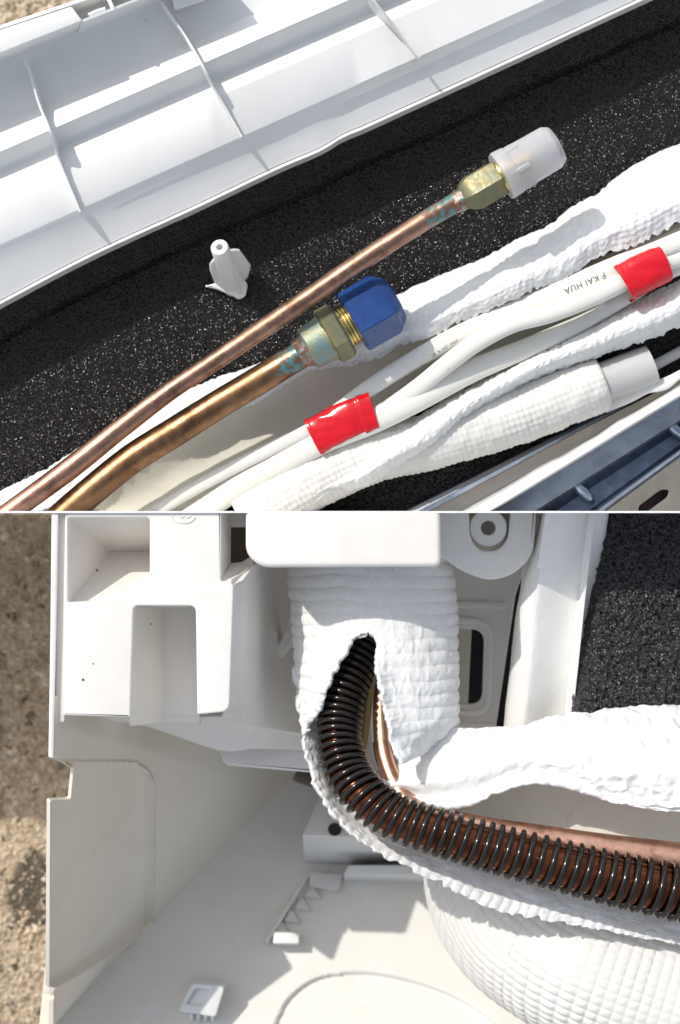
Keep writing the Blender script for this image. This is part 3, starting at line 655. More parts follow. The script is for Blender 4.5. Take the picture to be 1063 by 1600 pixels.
prism('channel', [ext((664, 798), (800, 727), -.048), ext((690, 800), (950, 668), -.0450), ext((706, 800), (950, 674), -.0440), ext((716, 802), (1010, 640), -.0410), [(x, y - 2, -.0330) for x, y in up_], [(x, y + 2, -.0250) for x, y in up_]], M['plastic'], rail, 'top', nu=90, base=.006, sharp=50)
prism('raised_edge', [[(x, y, -.0265) for x, y in up_], [(x + 1, y + 2, -.0228) for x, y in up_], [(x - 1, y - 2, -.0228) for x, y in lo_], [(x, y, -.0255) for x, y in lo_], [(x, y + 1, -.036) for x, y in lo_]], M['plastic'], rail, 'top', nu=120, base=.004, sharp=60)
met = thing('sheet_metal', 'blue grey sheet metal with a folded channel and a dark slot, below the white rail', 'sheet metal', P(980, 760, -.05))
prism('flange', [[(x - 2, y + 1, -.040) for x, y in lo_], ext((782, 801), (1063, 634), -.0395), ext((836, 798), (1063, 656), -.0375), ext((841, 799), (1063, 660), -.0395)], M['galv'], met, 'top', nu=60, base=.003, sharp=30)
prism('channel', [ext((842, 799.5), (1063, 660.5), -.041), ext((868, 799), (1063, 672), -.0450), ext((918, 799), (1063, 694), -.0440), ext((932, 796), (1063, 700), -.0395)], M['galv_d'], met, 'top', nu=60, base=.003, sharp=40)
prism('fold', [ext((931, 796), (1063, 700), -.0396), ext((936, 796), (1063, 703), -.0378), ext((947, 794), (1063, 709), -.0380), ext((950, 794), (1063, 711), -.0392)], M['galv'], met, 'top', nu=30, base=.002, sharp=60)
plate('sheet', [(935, 805), (1063, 711.5), (1180, 626), (1180, 900), (935, 900)], -.0390, .0012, M['zinc'], met, 'top', holes=[[(998, 791, 5), (1033, 765, 6), (1046, 765, 6), (1044, 776, 6), (1010, 801, 5), (998, 801, 5)]], r=.1, bevel=.0002)
plate('dark_backing', [(985, 815), (985, 760), (1070, 750), (1070, 815)], -.044, .001, M['maroon'], met, 'top', bevel=.0001)
for (x, y) in ((902, 760), (1047, 664)):
    tube('dimple', [(x - 6, y - 9, -.041), (x + 4, y + 3, -.0405), (x + 18, y + 16, -.041), (x + 24, y + 24, -.043)], [4, 9, 8, 4], M['galv'], met, 'top', n=20, seg=18)

# ================================================================== LOWER HALF
# ---- sheet-like cavity wall and tray floor
def fz(x, y):
    x = np.asarray(x, float); y = np.asarray(y, float)
    t = np.clip((1600 - y) / 365., 0, 1.25)            # 0 at the frame's bottom, 1 at the far corner
    return -.106 - .042 * t ** .92 + 0 * x

hs = thing('plastic_housing', 'white plastic housing with two square pockets and a notched side wall', 'housing', P(250, 1100, -.10))
def side_wall():
    nu, nv = 260, 150
    t = np.linspace(-.12, 1.34, nu)[None, :].repeat(nv, 0)
    Rx = 83 + 3 * t; Ry = 1598 - 468 * t; Rz = -.055 * np.clip(1 - t, 0, 1.2) + .0005
    Bx = 92 + 352 * t; By = 1594 - 356 * t; Bz = fz(Bx, By) - .002
    # notch: the wall's rim is cut down between these rows
    f0 = np.zeros(nu); ry = Ry[0]
    w = np.clip((ry - 1184) / 5, 0, 1) * np.clip((1252 - ry) / 14, 0, 1); w = w * w * (3 - 2 * w)
    f0 = w * .115
    sm = np.clip((ry - 1552) / 2, 0, 1) * np.clip((1562 - ry) / 4, 0, 1); f0 = np.maximum(f0, sm * .03); f0 = np.maximum(f0, .10 * np.clip((1085 - ry) / 4, 0, 1))
    v = np.linspace(0, 1, nv)[:, None]; f = v + f0[None] * (1 - v) ** 6
    g = f ** 1.0
    X = Rx + (Bx - Rx) * g; Y = Ry + (By - Ry) * g; Z = Rz + (Bz - Rz) * (g ** .95)
    # embossed panel: inside lies a little lower
    def ins(x, y):
        a = np.clip((x - 40) / 1, -1e9, 1e9)
        d = np.minimum.reduce([238 - x, y - 1190, (1540 - y) - .62 * (x - 90)])
        r = 40.
        dx = np.clip(x - (238 - r), 0, None); dy = np.clip((1190 + r) - y, 0, None)
        corner = r - np.sqrt(dx * dx + dy * dy)
        d = np.where((dx > 0) & (dy > 0), corner, d)
        return np.clip(d / 11. + .5, 0, 1)
    i = ins(X, Y); i = i * i * (3 - 2 * i)
    G = PA(np.stack([X, Y, Z], -1))
    n = gnormals(G)
    ridge = np.exp(-((i - .5) / .28) ** 2)
    F = G + n * (-.0028 * i + .0026 * ridge)[..., None]
    B = G + np.array([-.0014, 0, -.0002]) + np.clip(v * 8, 0, 1)[..., None] * np.array([-.004, 0, -.003])
    Nn = nu * nv
    verts = np.concatenate([F.reshape(-1, 3), B.reshape(-1, 3)], 0)
    fc = gridfaces(nv, nu, 0) + gridfaces(nv, nu, Nn, flip=True)
    for a in range(nu - 1): fc.append((a, a + Nn, a + 1 + Nn, a + 1))
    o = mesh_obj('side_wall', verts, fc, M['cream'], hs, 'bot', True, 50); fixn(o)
side_wall()
# rim strip beside the box
solid('rim_strip', [(81, 790, .0015), (92, 790, .0015), (88, 1000, .0015), (84, 1185, .0012), (76, 1184, .0012), (79, 1000, .0015)], [(81, 790, -.03), (96, 790, -.03), (93, 1000, -.03), (88, 1185, -.03), (76, 1184, -.03), (79, 1000, -.03)], M['plastic2'], hs, 'bot', .0006)
solid('rim_step', [(91, 790, -.0012), (106, 790, -.0012), (101, 1128, -.0012), (87, 1128, -.0012)], [(91, 790, -.03), (106, 790, -.03), (101, 1128, -.03), (87, 1128, -.03)], M['plastic2'], hs, 'bot', .0003)
# the box with its two pockets
plate('box_front', [(102, 780, 2), (346, 780, 2), (346, 908, 3), (366, 912, 8), (359, 1112, 14), (308.5, 1117, 5), (306, 947, 10), (209, 947, 8), (204, 1121, 2), (99, 1118, 3)], .0012, .012, M['plastic2'], hs, 'bot',
      holes=[[(107, 809, 5), (234, 809, 7), (234, 938, 3), (107, 941, 2)]], bevel=.0007)
def pocket(name, pts, faces): return poly(name, pts, faces, M['plastic2'], hs, 'bot')
# pocket one: left wall, back wall, sloping floor
pocket('upper_pocket', [(103, 806, 0.0), (240, 806, -.001), (240, 948, -.003), (103, 948, -.003), (172, 862, -.034), (240, 860, -.034)],
       [(3, 0, 4), (0, 1, 5, 4), (2, 3, 4, 5), (1, 2, 5)])
pocket('lower_pocket', [(205, 943, -.002), (312, 943, -.002), (258, 950, -.030), (314, 950, -.030), (203, 1135, -.002), (312, 1135, -.002), (254, 1128, -.030), (314, 1128, -.030)],
       [(0, 2, 6, 4), (0, 1, 3, 2), (2, 3, 7, 6), (1, 5, 7, 3)])
# right flank sloping into the dark, with the lit triangular shoulder above it
sheet('flank', [[(362, 906, .0008), (361, 960, .0004), (360, 1040, 0), (357, 1100, -.001), (352, 1124, -.004)],
                [(376, 898, -.006), (374, 960, -.007), (372, 1040, -.008), (370, 1100, -.009), (366, 1126, -.010)],
                [(394, 884, -.015), (392, 960, -.016), (388, 1040, -.017), (385, 1100, -.017), (382, 1130, -.018)],
                [(420, 872, -.045), (420, 960, -.045), (420, 1040, -.042), (425, 1100, -.038), (430, 1140, -.034)],
                [(468, 866, -.080), (470, 960, -.080), (480, 1040, -.075), (490, 1100, -.065), (500, 1150, -.055)]], 60, 60, M['plastic2'], hs, 'bot', None, .0015)
poly('shoulder', [(340, 914, .0006), (346, 905, -.001), (362, 880, -.019), (378, 878, -.019), (395, 868, -.019), (396, 884, -.014), (380, 906, -.003), (364, 914, .0006)], [(0, 1, 2, 3, 4, 5, 6, 7)], M['plastic2'], hs, 'bot')
poly('slot_side', [(345, 780, .0006), (345, 910, .0006), (361, 884, -.021), (361, 780, -.021)], [(0, 1, 2, 3)], M['plastic2'], hs, 'bot')
solid('slot_bridge', [(358, 780, -.020), (392, 780, -.020), (392, 822, -.020), (358, 822, -.020)], [(358, 780, -.035), (392, 780, -.035), (392, 824, -.035), (358, 824, -.035)], M['plastic2'], hs, 'bot')
poly('slot_back', [(352, 780, -.075), (400, 780, -.075), (400, 905, -.062), (352, 905, -.062)], [(0, 1, 2, 3)], M['brown'], hs, 'bot')  # back of the slot, shade put into its brown
# underside of the box and the bracket below it
sheet('underside', [[(90, 1118, -.030), (205, 1120, -.030), (345, 1120, -.030), (382, 1126, -.032), (490, 1140, -.055)],
                    [(98, 1124, -.036), (210, 1127, -.037), (345, 1140, -.038), (400, 1146, -.040), (490, 1150, -.056)],
                    [(112, 1128, -.040), (215, 1132, -.044), (340, 1172, -.044), (400, 1170, -.044), (490, 1172, -.058)]], 60, 30, M['plastic2'], hs, 'bot', None, .0015)
plate('bracket', [(338, 1140, 4), (500, 1140, 4), (500, 1209, 4), (348, 1196, 14)], -.058, .014, M['plastic2'], hs, 'bot', bevel=.0012)
fo = solid('fin', [(419, 1043, -.052), (423, 1044, -.052), (456, 1000, -.054), (456, 965, -.054)], [(421, 1046, -.064), (426, 1046, -.055), (458, 1010, -.055), (458, 960, -.055)], M['plastic2'], hs, 'bot', .0003)
for (x, y, r_) in ((130, 1062, 2.2), (146, 1037, 1.3), (152, 891, 2.2), (236, 975, 1.5)):
    lathe('speck', P(x, y, .0013 if x < 150 else -.012), P(x, y, .02), [(0, r_ * S), (.00015, r_ * S * .6)], M['dirt'], hs, 'bot', 7, sharp=60)
for k in range(26):                                            # raised mould mark ring, cut by the board
    pass
tube('mould_ring', [(268, 806, .0013), (271, 812, .0013), (280, 816, .0013), (290, 817, .0013), (300, 814, .0013), (305, 808, .0013)], 1.2, M['plastic2'], hs, 'bot', n=24, seg=8)
tube('mould_mark', [(277, 804, .0013), (283, 809, .0013), (288, 806, .0013), (293, 809, .0013), (298, 805, .0013)], 1.1, M['plastic2'], hs, 'bot', n=24, seg=8)

# ---- tray floor
def tray():
    nu, nv = 330, 230
    xs = np.linspace(60, 1180, nu); ys = np.linspace(1130, 1680, nv)
    X, Y = np.meshgrid(xs, ys)
    x0 = np.clip(92 + (1594 - Y[:, :1]) * 352 / 356. - 10, 70, 440)
    X = x0 + (X - 60) / 1120. * (1180 - x0)
    z = fz(X, Y)
    # sunken field bounded by a rounded step
    xc = np.array([400, 430, 452, 490, 540, 600, 680, 740, 800, 900]); yc = np.array([1660, 1600, 1560, 1531, 1521, 1524, 1545, 1575, 1620, 1700])
    cc = resample(np.stack([xc, yc, 0 * xc], -1), 240); xc = cc[:, 0]; yc = cc[:, 1]; kb = int(np.argmin(yc)) + 1
    yb = np.interp(X, xc, yc)
    d = (Y - yb); lft = (X - np.interp(Y, yc[:kb][::-1], xc[:kb][::-1]))
    q = np.clip(np.minimum(d, np.where(Y > 1521, lft, 1e3)) / 6. + .5, 0, 1); q = q * q * (3 - 2 * q)
    z = z - .0024 * q + .0003 * fbm(X / 120, Y / 120, 3, 3)
    # a fold line from the corner of the wall towards the clip rail
    fold = (X - 300) * .8 + (Y - 1530) ; z = z + .0010 * (1 / (1 + np.exp(np.clip(fold / 2.5, -50, 50))))
    G = PA(np.stack([X, Y, z], -1)).reshape(-1, 3)
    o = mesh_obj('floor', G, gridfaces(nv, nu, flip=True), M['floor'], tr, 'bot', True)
tr = thing('base_tray', 'off white plastic base tray below the pipes, its near part in bright sun', 'tray', P(500, 1500, -.12))
tray()
def Z(x, y, dz=0): return (x, y, float(fz(x, y)) + dz)
# toothed clip rail let into the tray
def on(pts, dz): return [Z(x, y, dz) for x, y in pts]
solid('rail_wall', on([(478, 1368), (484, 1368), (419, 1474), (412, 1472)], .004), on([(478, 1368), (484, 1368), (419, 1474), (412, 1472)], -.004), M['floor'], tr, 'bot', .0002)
solid('rail_end', on([(484, 1362), (536, 1366), (528, 1392), (484, 1384)], .006), on([(484, 1366), (536, 1370), (528, 1396), (484, 1390)], -.004), M['plastic3'], tr, 'bot', .0003)
for k in range(4):
    x = 487 - 16 * k; y = 1392 + 19 * k
    solid('tooth', on([(x - 2, y - 8), (x + 4, y - 6), (x + 14, y + 12), (x - 10, y + 9)], .003), on([(x - 6, y - 8), (x + 4, y - 8), (x + 20, y + 14), (x - 14, y + 12)], -.003), M['plastic3'], tr, 'bot', .0003)
solid('tab', on([(428, 1456), (468, 1457), (467, 1474), (427, 1474)], .009), on([(428, 1458), (468, 1459), (467, 1478), (427, 1478)], -.003), M['plastic'], tr, 'bot', .0004)
# little hollow clip near the frame's bottom
cz = float(fz(310, 1570)) + .012
plate('clip', [(300, 1537, 8), (352, 1541, 10), (337, 1590, 6), (279, 1580, 5)], cz, .010, M['plastic'], tr, 'bot', holes=[[(305, 1544, 6), (326, 1547, 5), (318, 1572, 4), (290, 1570, 4)]], bevel=.0006)
solid('clip_floor', [(298, 1540, cz - .004), (345, 1544, cz - .0005), (332, 1580, cz - .0005), (284, 1576, cz - .002)], [(298, 1540, cz - .014), (345, 1544, cz - .014), (332, 1580, cz - .014), (284, 1576, cz - .014)], M['plastic'], tr, 'bot', .0003)
for k in range(4):
    x = 296 + 11 * k; solid('clip_tooth', [(x, 1584 + k, cz - .004), (x + 6, 1585 + k, cz - .004), (x + 5, 1594 + k, cz - .008), (x + 1, 1594 + k, cz - .008)], [(x, 1584 + k, cz - .012), (x + 6, 1585 + k, cz - .012), (x + 5, 1594 + k, cz - .012), (x + 1, 1594 + k, cz - .012)], M['plastic'], tr, 'bot', .0002)

# ---- grey connector block deep in the cavity
blk = thing('connector_block', 'grey white connector block in the shaded cavity below the bent pipe', 'connector', P(560, 1330, -.125))
solid('body', [(500, 1245, -.098), (700, 1245, -.098), (690, 1312, -.088), (472, 1305, -.088)], [(500, 1245, -.150), (700, 1245, -.150), (690, 1356, -.146), (476, 1359, -.146)], M['plastic3'], blk, 'bot', .0006)
solid('step', [(545, 1352, -.112), (700, 1352, -.112), (700, 1368, -.112), (537, 1366, -.112)], [(545, 1352, -.145), (700, 1352, -.145), (700, 1386, -.142), (537, 1382, -.142)], M['plastic3'], blk, 'bot', .0005)
lathe('screw_hole', P(523, 1296, -.0885), P(523, 1296, 0), [(0, .0024), (.0004, .0022)], M['shade_black'], blk, 'bot', 20)
tag(tube('gap_shade_piece', [(462, 1208, -.088), (482, 1216, -.088), (510, 1224, -.088)], 14, M['brown'], None, 'bot', n=16, seg=20), 'dark brown piece painted for the shade in the gap left of the foam covered bend', 'filler')  # dark brown tube added where the gap only holds shade
# ---- bright cover block above the foam wrap
def block(name, outline, z, thick, m, bev, parent=None, side=None):
    pl = rounded(outline, 2); n = len(pl); bm = bmesh.new()
    t = [bm.verts.new(P(x, y, z)) for x, y in pl]; b = [bm.verts.new(P(x, y, z) - Vector((0, 0, thick))) for x, y in pl]
    bm.faces.new(t); bm.faces.new(b[::-1])
    for i in range(n): bm.faces.new([t[i], b[i], b[(i + 1) % n], t[(i + 1) % n]])
    bmesh.ops.recalc_face_normals(bm, faces=bm.faces)
    ed = [e for e in bm.edges if all(v.co.z > z - 1e-5 for v in e.verts)]
    bmesh.ops.bevel(bm, geom=ed, offset=bev, segments=5, affect='EDGES', profile=.5)
    me = bpy.data.meshes.new(name); bm.to_mesh(me); bm.free()
    return finish(name, me, m, parent, side, True, 40)
cb = block('cover_block', [(384, 740, 1), (688, 740, 1), (690, 886, 13), (408, 887, 26), (384, 866, 24)], .0022, .022, M['plastic2'], .0017, None, 'bot')
tag(cb, 'bright white rounded cover block overhanging the foam wrapped pipe', 'cover')
# ---- mounting tab with screw boss
mt = thing('mounting_tab', 'white U shaped mounting tab with a round screw boss, right of the cover block', 'tab', P(765, 850, -.035))
plate('tab_plate', [(672, 720, 2), (845, 720, 2), (834, 866, 16), (806, 897, 26), (765, 909, 30), (722, 893, 26), (694, 872, 14), (672, 872, 3)], -.028, .010, M['plastic2'], mt, 'bot',
      holes=[[(732, 772, 1), (801, 772, 1), (795, 842, 18), (779, 861, 16), (750, 861, 16), (735, 842, 18)]], bevel=.0012)
lathe('boss', P(763, 825, -.048), P(763, 825, 0), [(0, .0064), (.0175, .0062), (.0180, .0058), (.0180, .0026), (.0168, .0023), (.006, .0022)], M['plastic2'], mt, 'bot', 48, sharp=45)
solid('recess_floor', [(725, 780, -.044), (805, 780, -.044), (805, 872, -.044), (725, 872, -.044)], [(725, 780, -.050), (805, 780, -.050), (805, 872, -.050), (725, 872, -.050)], M['plastic2'], mt, 'bot')
# ---- back plate with the slot
bp = thing('back_plate', 'grey white back plate with one rounded slot, between the foam wrap and the polystyrene', 'back plate', P(745, 1050, -.07))
plate('plate', [(560, 780), (856, 780), (806, 930), (772, 1160), (560, 1160)], -.076, .004, M['plastic2'], bp, 'bot', holes=[[(690, 982, 20), (758, 984, 22), (754, 1102, 20), (690, 1098, 20)]], bevel=.0008)
plate('slot_frame', [(680, 963, 10), (772, 966, 34), (768, 1122, 30), (680, 1118, 10)], -.0742, .002, M['plastic2'], bp, 'bot', holes=[[(684, 974, 16), (764, 976, 28), (760, 1112, 26), (684, 1106, 16)]], bevel=.0008)
plate('ridge', [(680, 938), (790, 940), (790, 952), (680, 950)], -.0746, .002, M['plastic2'], bp, 'bot', bevel=.0008)
plate('ledge', [(680, 1128), (776, 1131), (770, 1160), (680, 1160)], -.073, .004, M['plastic2'], bp, 'bot', bevel=.0012)
plate('inner_panel', [(670, 960), (738, 960), (730, 1130), (670, 1130)], -.105, .002, M['foam_c'], bp, 'bot')
plate('gap_shade_sheet', [(560, 760), (960, 760), (960, 1200), (560, 1200)], -.122, .002, M['shade_black'], bp, 'bot')  # added black sheet paints the shade behind the gap and slot
# ---- polystyrene block
ep = thing('polystyrene_block', 'pale polystyrene block with a chamfered side, left of the black sponge', 'block', P(860, 980, -.09))
def epz(x, y): return 0
def ez(l, d): return [(x, y, -.020 - .55 * (x - 850) * S - .36 * (y - 800) * S + d) for x, y in l]
e_l = [(852, 770), (846, 802), (812, 930), (800, 1020), (784, 1170)]; e_m = [(858, 770), (852, 802), (836, 930), (827, 1020), (812, 1170)]; e_r = [(962, 770), (952, 802), (936, 930), (924, 1020), (908, 1170)]
sheet('block', [ez(e_l, -.032), ez([(x + 2, y) for x, y in e_l], -.014), ez(e_m, -.003), ez([(x + 6, y) for x, y in e_m], -.0004), ez([(x + 40, y) for x, y in e_m], 0), ez(e_r, 0)], 60, 60, M['eps'], ep, 'bot', lambda U, V, u, v: .0002 * fbm(U * 200, V * 200, 5, 3), .016)
c0 = P(850, 800, -.020)
plate('raised_panel', [(858, 760), (926, 760), (914, 876, 6), (842, 890, 4)], -.020, .004, M['eps'], ep, 'bot', bevel=.0006, zf=lambda wx, wy: -.55 * (wx - c0.x) + .36 * (wy - c0.y) + .0014)
# ---- black open cell sponge at the right
def sponge():
    nu, nv = 300, 380
    v = np.linspace(0, 1, nv)[:, None]; u = np.linspace(0, 1, nu)[None]
    Y = 770 + v * 430 + 0 * u
    xl = np.interp(Y[:, 0], [770, 802, 930, 1040, 1120, 1200], [946, 940, 920, 902, 890, 880])
    xl = xl + 3.0 * fbm(Y[:, 0] / 7, 0 * Y[:, 0], 6, 3)
    X = xl[:, None] + u * (1170 - xl[:, None])
    d = (X - xl[:, None])
    z = -.040 + .010 * (1 - np.exp(-d / 12.)) + .0014 * fbm(X / 6, Y / 6, 9, 3) - .0012 * np.clip(.35 - np.abs(vn(X / 4.5, Y / 4.5, 12)) * 2.4, 0, 1)
    G = PA(np.stack([X, Y, z], -1)).reshape(-1, 3)
    o = mesh_obj('sponge_pad', G, gridfaces(nv, nu, flip=True), M['sponge'], None, 'bot', True)
    tag(o, 'coarse black open cell sponge pad beside the polystyrene block, at the right edge', 'sponge')
sponge()

# ---- pipes inside the lower sleeve
spring_pts = [(592, 960, -.044), (575, 995, -.038), (556, 1038, -.032), (541, 1078, -.027), (532, 1118, -.023), (530, 1155, -.019), (536, 1185, -.016), (548, 1215, -.013), (570, 1243, -.010), (600, 1267, -.008), (637, 1285, -.007), (680, 1299, -.006), (722, 1312, -.0055), (789, 1331, -.005), (860, 1349, -.0045), (935, 1368, -.004), (1040, 1391, -.004), (1140, 1413, -.004)]
srad = [34, 34, 34.5, 35, 35.5, 36, 36.5, 37, 37, 37.5, 38, 38.5, 39, 40, 41, 43, 45, 46]
pin = tube('copper_pipe', spring_pts, [r * .77 for r in srad], M['copper3'], None, 'bot', n=240, seg=36, mask=lambda t: 0 * t + .02, disp=lambda s, th: .00006 * fbm(s * 120, th, 3, 3))
tag(pin, 'dark reddish copper pipe bent inside the black wire coil', 'pipe')
def spring():
    c = resample(np.concatenate([PA(np.array(spring_pts)), np.array(srad)[:, None]], 1), 900)
    r = c[:, 3] * S - .0006; c3 = c[:, :3]; t, lat, nr = frames(c3)
    s = np.concatenate([[0], np.cumsum(np.linalg.norm(np.diff(c3, axis=0), axis=1))])
    f = np.linspace(0, 1, 900); pitch = np.interp(s / s[-1], [0, .2, .3, .45, .6, 1], [13.5, 12.5, 12.5, 15.5, 17.5, 20.5]) * S
    ph = np.concatenate([[0], np.cumsum(np.diff(s) / ((pitch[1:] + pitch[:-1]) / 2))])
    turns = ph[-1]; ph = ph + .22 * vn(s / s[-1] * 26, 0 * s, 9); nn = int(turns * 40); phi = np.linspace(0, turns, nn)
    si = np.interp(phi, ph, s)
    g = lambda A: np.stack([np.interp(si, s, A[:, j]) for j in range(3)], -1)
    C = g(c3); LA = g(lat); NR = g(nr); T = g(t); R = np.interp(si, s, r)
    R = R * (1 + .012 * vn(phi / 3, 0 * phi, 3))
    a = 2 * math.pi * phi
    Q = C + LA * (R * np.cos(a))[:, None] + NR * (R * np.sin(a))[:, None] + T * (.00022 * vn(phi / 1.5, 0 * phi, 5))[:, None]
    tt = np.gradient(Q, axis=0); tt /= np.linalg.norm(tt, axis=1, keepdims=True)
    o1 = LA * np.cos(a)[:, None] + NR * np.sin(a)[:, None]; o1 -= tt * (o1 * tt).sum(1, keepdims=True); o1 /= np.linalg.norm(o1, axis=1, keepdims=True)
    o2 = np.cross(tt, o1); k = 10; w = 4.8 * S
    th = np.linspace(0, 2 * math.pi, k, endpoint=False)
    V = Q[:, None] + w * (o1[:, None] * np.cos(th)[None, :, None] + o2[:, None] * np.sin(th)[None, :, None])
    o = mesh_obj('wire_coil', V.reshape(-1, 3), gridfaces(nn, k, closed_u=True), M['black_wire'], None, 'bot', True); fixn(o)
    tag(o, 'glossy black wire coil wound round the bent copper pipe in the lower view', 'coil')
spring()
p2 = tube('copper_pipe', [(602, 1040, -.036), (596, 1090, -.033), (596, 1140, -.030), (602, 1185, -.026), (616, 1222, -.022), (640, 1255, -.018), (690, 1280, -.016), (760, 1297, -.0145), (850, 1312, -.0135), (950, 1328, -.013), (1063, 1343, -.013), (1140, 1352, -.013)],
          [13, 13.5, 13.5, 14, 14.5, 16, 19, 21, 23, 25, 27, 28], M['copper4'], None, 'bot', n=200, seg=36, mask=lambda t: 0 * t, disp=lambda s, th: .00006 * fbm(s * 90, th, 5, 3))
tag(p2, 'bare bright copper pipe running behind the black wire coil', 'pipe')
tag(sheet('lining_strip', [[(579, 1010, -.033), (577, 1060, -.030), (571, 1110, -.028), (567, 1150, -.026), (566, 1180, -.024)], [(592, 1010, -.034), (586, 1060, -.031), (581, 1110, -.029), (576, 1150, -.027), (570, 1180, -.025)]], 20, 4, M['tan'], None, 'bot', None, .001), 'narrow tan strip between the black wire coil and the bare copper pipe', 'strip')

# ---- white foam wrap round the rising pipe, torn open, and the sleeve continuing along the pipe
wr_ = thing('foam_wrap', 'white ribbed foam wrap standing under the cover block, torn open over the wire coil', 'insulation', P(590, 1050, -.06))
def zc(x, y):
    c = 582 + 4 * (y - 960) / 100; q = np.clip((x - c) / 140., -1, 1)
    base = np.interp(y, [860, 960, 1060, 1200], [-.052, -.048, -.040, -.032])
    return base + .030 * math.sqrt(max(1 - q * q, 0)) - .004
def wrapz(pts, dz=0): return [(x, y, zc(x, y) + dz) for x, y in pts]
le = [(446, 866), (449, 900), (454, 950), (459, 1000), (463, 1060), (468, 1110), (474, 1150)]
tl = [(592, 866), (592, 930), (574, 988), (545, 1012), (520, 1052), (502, 1092), (486, 1120)]
trn = [(570, 866), (572, 930), (577, 988), (583, 1020), (584, 1062), (592, 1105), (605, 1140), (606, 1175), (618, 1200)]
re_ = [(704, 866), (712, 920), (716, 970), (717, 1030), (717, 1080), (717, 1115), (716, 1152)]
def mix(a, b, k, n=30):
    A = resample([(x, y, 0) for x, y in a], n); B = resample([(x, y, 0) for x, y in b], n); C = A * (1 - k) + B * k
    return [(x, y) for x, y, _ in C]
def dw(U, V, u, v):
    return .0007 * (np.abs(np.sin(math.pi * (U + .0012 * fbm(V * 60, U * 60, 4, 2)) / .0036)) ** .6 - .6) * (1 + 1.0 * vn(U * 80, V * 80, 8)) + .0007 * fbm(U * 110, V * 150, 61, 4) + .0004 * (1 - 2.4 * np.abs(fbm(U * 300, V * 260, 71, 3)))
def dw2(U, V, u, v):
    ed = np.clip(v * 1.15 - .1, 0, 1)
    smooth_ = np.clip((u - .55) / .25, 0, 1) * np.clip((.55 - v) / .3, 0, 1)
    ed = np.clip((v - .55) / .4, 0, 1) * .8 + .35 * np.clip((.3 - u) / .3, 0, 1); a = .0007 * (np.abs(np.sin(math.pi * (U + .0012 * fbm(V * 60, U * 60, 14, 2)) / .0044)) ** .6 - .6) * ed
    return a + .0007 * fbm(U * 90, V * 130, 66, 4) + .00035 * (1 - 2.4 * np.abs(fbm(U * 240, V * 420, 76, 3)))
